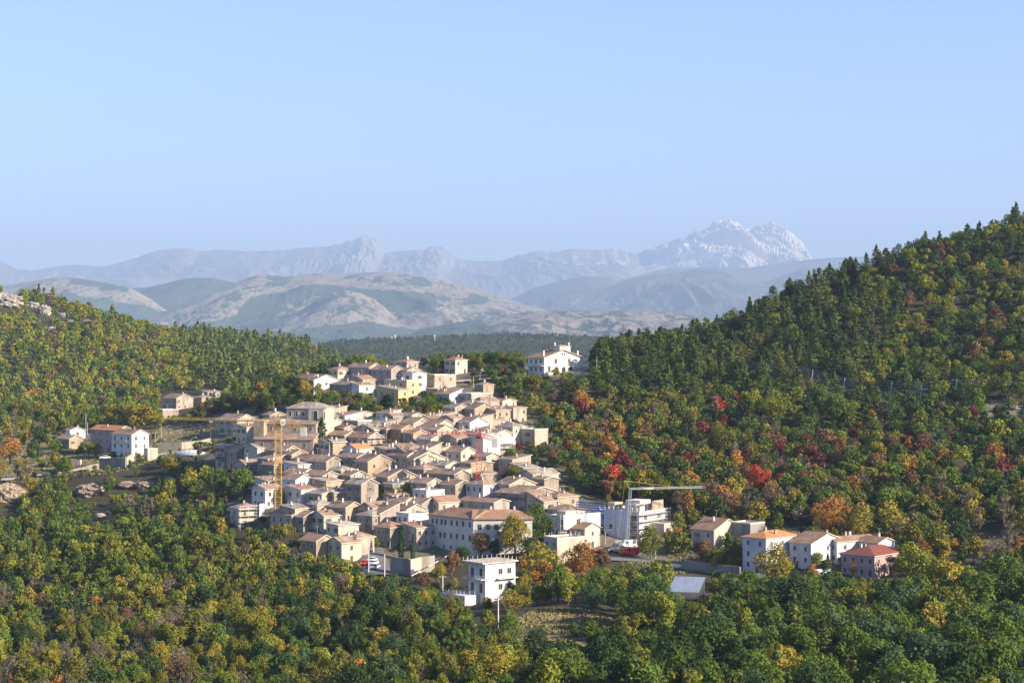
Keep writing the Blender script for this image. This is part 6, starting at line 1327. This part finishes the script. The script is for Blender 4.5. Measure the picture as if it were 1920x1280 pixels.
# ------------------------------------------------------------------ small trees and bushes growing between the houses
FOOT = [(e.location[0], e.location[1], e.rotation_euler[2], Aw, Bd) for e, Aw, Bd, h, pt_, k_ in HOUSES.values()]
FOOT += [(o.location[0], o.location[1], o.rotation_euler[2], 30, 16) for o in (ch, vi, wh)]
def in_house(x, y, mg):
    for hx, hy, a, Aw, Bd in FOOT:
        dx, dy = x - hx, y - hy; u = dx * cos(a) + dy * sin(a); v = -dx * sin(a) + dy * cos(a)
        if -Aw - mg < u < mg and -mg < v < Bd + mg: return True
    return False
CVX = [cv.location[0] - 14, cv.location[0] + 50, cv.location[1] - 4, cv.location[1] + 26]
r = np.random.default_rng(77); used2 = []; nb_ = 0
BELT = [(400, 780), (405, 760), (520, 700), (585, 738), (640, 748), (700, 755), (705, 765), (800, 765), (850, 760), (850, 790), (735, 792), (640, 785), (530, 772), (470, 775)]
WEST = [(-20, 800), (95, 795), (170, 790), (290, 800), (410, 795), (410, 850), (250, 880), (100, 905), (-20, 905)]
EAST = [(1240, 1030), (1290, 985), (1400, 972), (1700, 980), (1725, 1060), (1560, 1078), (1290, 1072), (1130, 1050)]
VFRONT = [(985, 700), (1112, 706), (1112, 740), (985, 735)]
RIDGE_TOP = [(800, 665), (1000, 665), (1000, 720), (940, 760), (925, 720), (858, 705), (810, 705)]
for k in range(4400):
    y = r.uniform(420 * S, 700 * S); x = r.uniform(-.275, .08) * y
    if k > 3400: y = r.uniform(385 * S, 480 * S); x = r.uniform(.05, .215) * y
    z = float(tz(x, y)); px, py = proj(x, y, z)
    east = k > 3400 and pip(px, py, EAST)
    if k > 3400 and not east: continue
    belt = pip(px, py, BELT); rt = pip(px, py, RIDGE_TOP) or pip(px, py, VFRONT); west = pip(px, py, WEST); core = (pip(px, py, VILLAGE) or pip(px, py, UPPER)) and not west
    if not (belt or core or rt or west or east) or (west and r.random() > .35) or (core and not belt and not rt and not east and (r.random() > .34 or px < 200)) or in_house(x, y, 1.4 if core else 1.0): continue
    if CVX[0] < x < CVX[1] and CVX[2] < y < CVX[3]: continue
    if (py > 1030 and 680 < px < 740) or (east and 1160 < px < 1300 and py > 1035): continue
    h = r.uniform(4.3, 5.6) if east else r.uniform(1.6, 4.0) if (core and not belt) or west else r.uniform(4.5, 7.5) if not rt else r.uniform(2, 4.5)
    if any((x - a) ** 2 + (y - b) ** 2 < (h * .62 + 1) ** 2 for a, b in used2): continue
    kind, colour = [('b', 'green'), ('b', 'olive'), ('b', 'dark green'), ('s', 'leafless grey-brown'), ('b', 'yellow-green'), ('b', 'golden'), ('b', 'rust-brown')][r.choice(7, p=(.24, .22, .2, .14, .1, .05, .05))]
    if h < 4.3 and nb_ >= 296: continue
    used2.append((x, y)); nb_ += h < 4.3; tx, ty = proj(x, y, z + h * .6)
    plant(kind, int(r.integers(0, len(HT[kind]))), x, y, z - .2, h, r.uniform(1.0, 1.4), colour, f"small {colour} {'bush' if h < 4.3 else 'tree'} {at_words(tx, ty).replace(' percent down', ' down')}", 'bushes among the houses' if h < 4.3 else 'small trees among the houses', name='bush' if h < 4.3 else None)
print('infill', nb_)

print('kinds', {n: sum(1 for o in C.objects if o.parent is None and o.name.split('.')[0] == n) for n in ('broadleaf_tree', 'leafless_tree', 'pine_tree', 'bush', 'house')})

# ------------------------------------------------------------------ dry grass and low weeds on the open ground
r = np.random.default_rng(5); P_ = []; T_ = []
for zn, cnt_, (y0_, y1_), c_ in ((CLEARING, 9000, (330, 470), (.20, .15, .075)), (YARD, 2500, (470, 560), (.15, .13, .06)), (PLOT, 3000, (500, 600), (.22, .17, .09)), (FIELD, 5000, (700, 1000), (.22, .18, .09)),
     (SLOPE, 3000, (700, 950), (.20, .16, .10)), (LEFTH, 4000, (690, 800), (.17, .15, .07)), (STRIP, 2500, (700, 800), (.18, .16, .09)), (EAST, 4000, (490, 620), (.13, .13, .05)), (WEST, 5000, (660, 780), (.17, .15, .07))):
    y = r.uniform(y0_, y1_, cnt_ * 6); k0, k1 = (min(q[0] for q in zn) - CX) / F, (max(q[0] for q in zn) - CX) / F; x = r.uniform(k0, k1, cnt_ * 6) * y; z = tz(x, y); px, py = proj(x, y, z)
    m = inpoly(px, py, zn) & (fbm(x / 5, y / 5, 3, 2) > .42); x, y, z = x[m][:cnt_], y[m][:cnt_], z[m][:cnt_]
    P_.append(np.c_[x, y, z + .15]); g_ = fbm(x / 12, y / 12, 3, 9)[:, None]; T_.append((np.array(c_) * (1.5 - g_) + np.array((.05, .075, .02)) * g_) * r.uniform(.6, 1.4, (len(x), 1)))
P_ = np.concatenate(P_); T_ = np.concatenate(T_); N_ = np.tile((.3, -.6, .5), (len(P_), 1)); V = leaf_quads(P_, N_, .42, r, .5)
tag(link('grass', np_mesh('grass', V, quads(len(P_)), [LM_ALL], np.repeat(T_, 4, axis=0))), 'dry grass and weeds on the open ground around the village', 'grass', kind='stuff'); print('grass', len(P_))
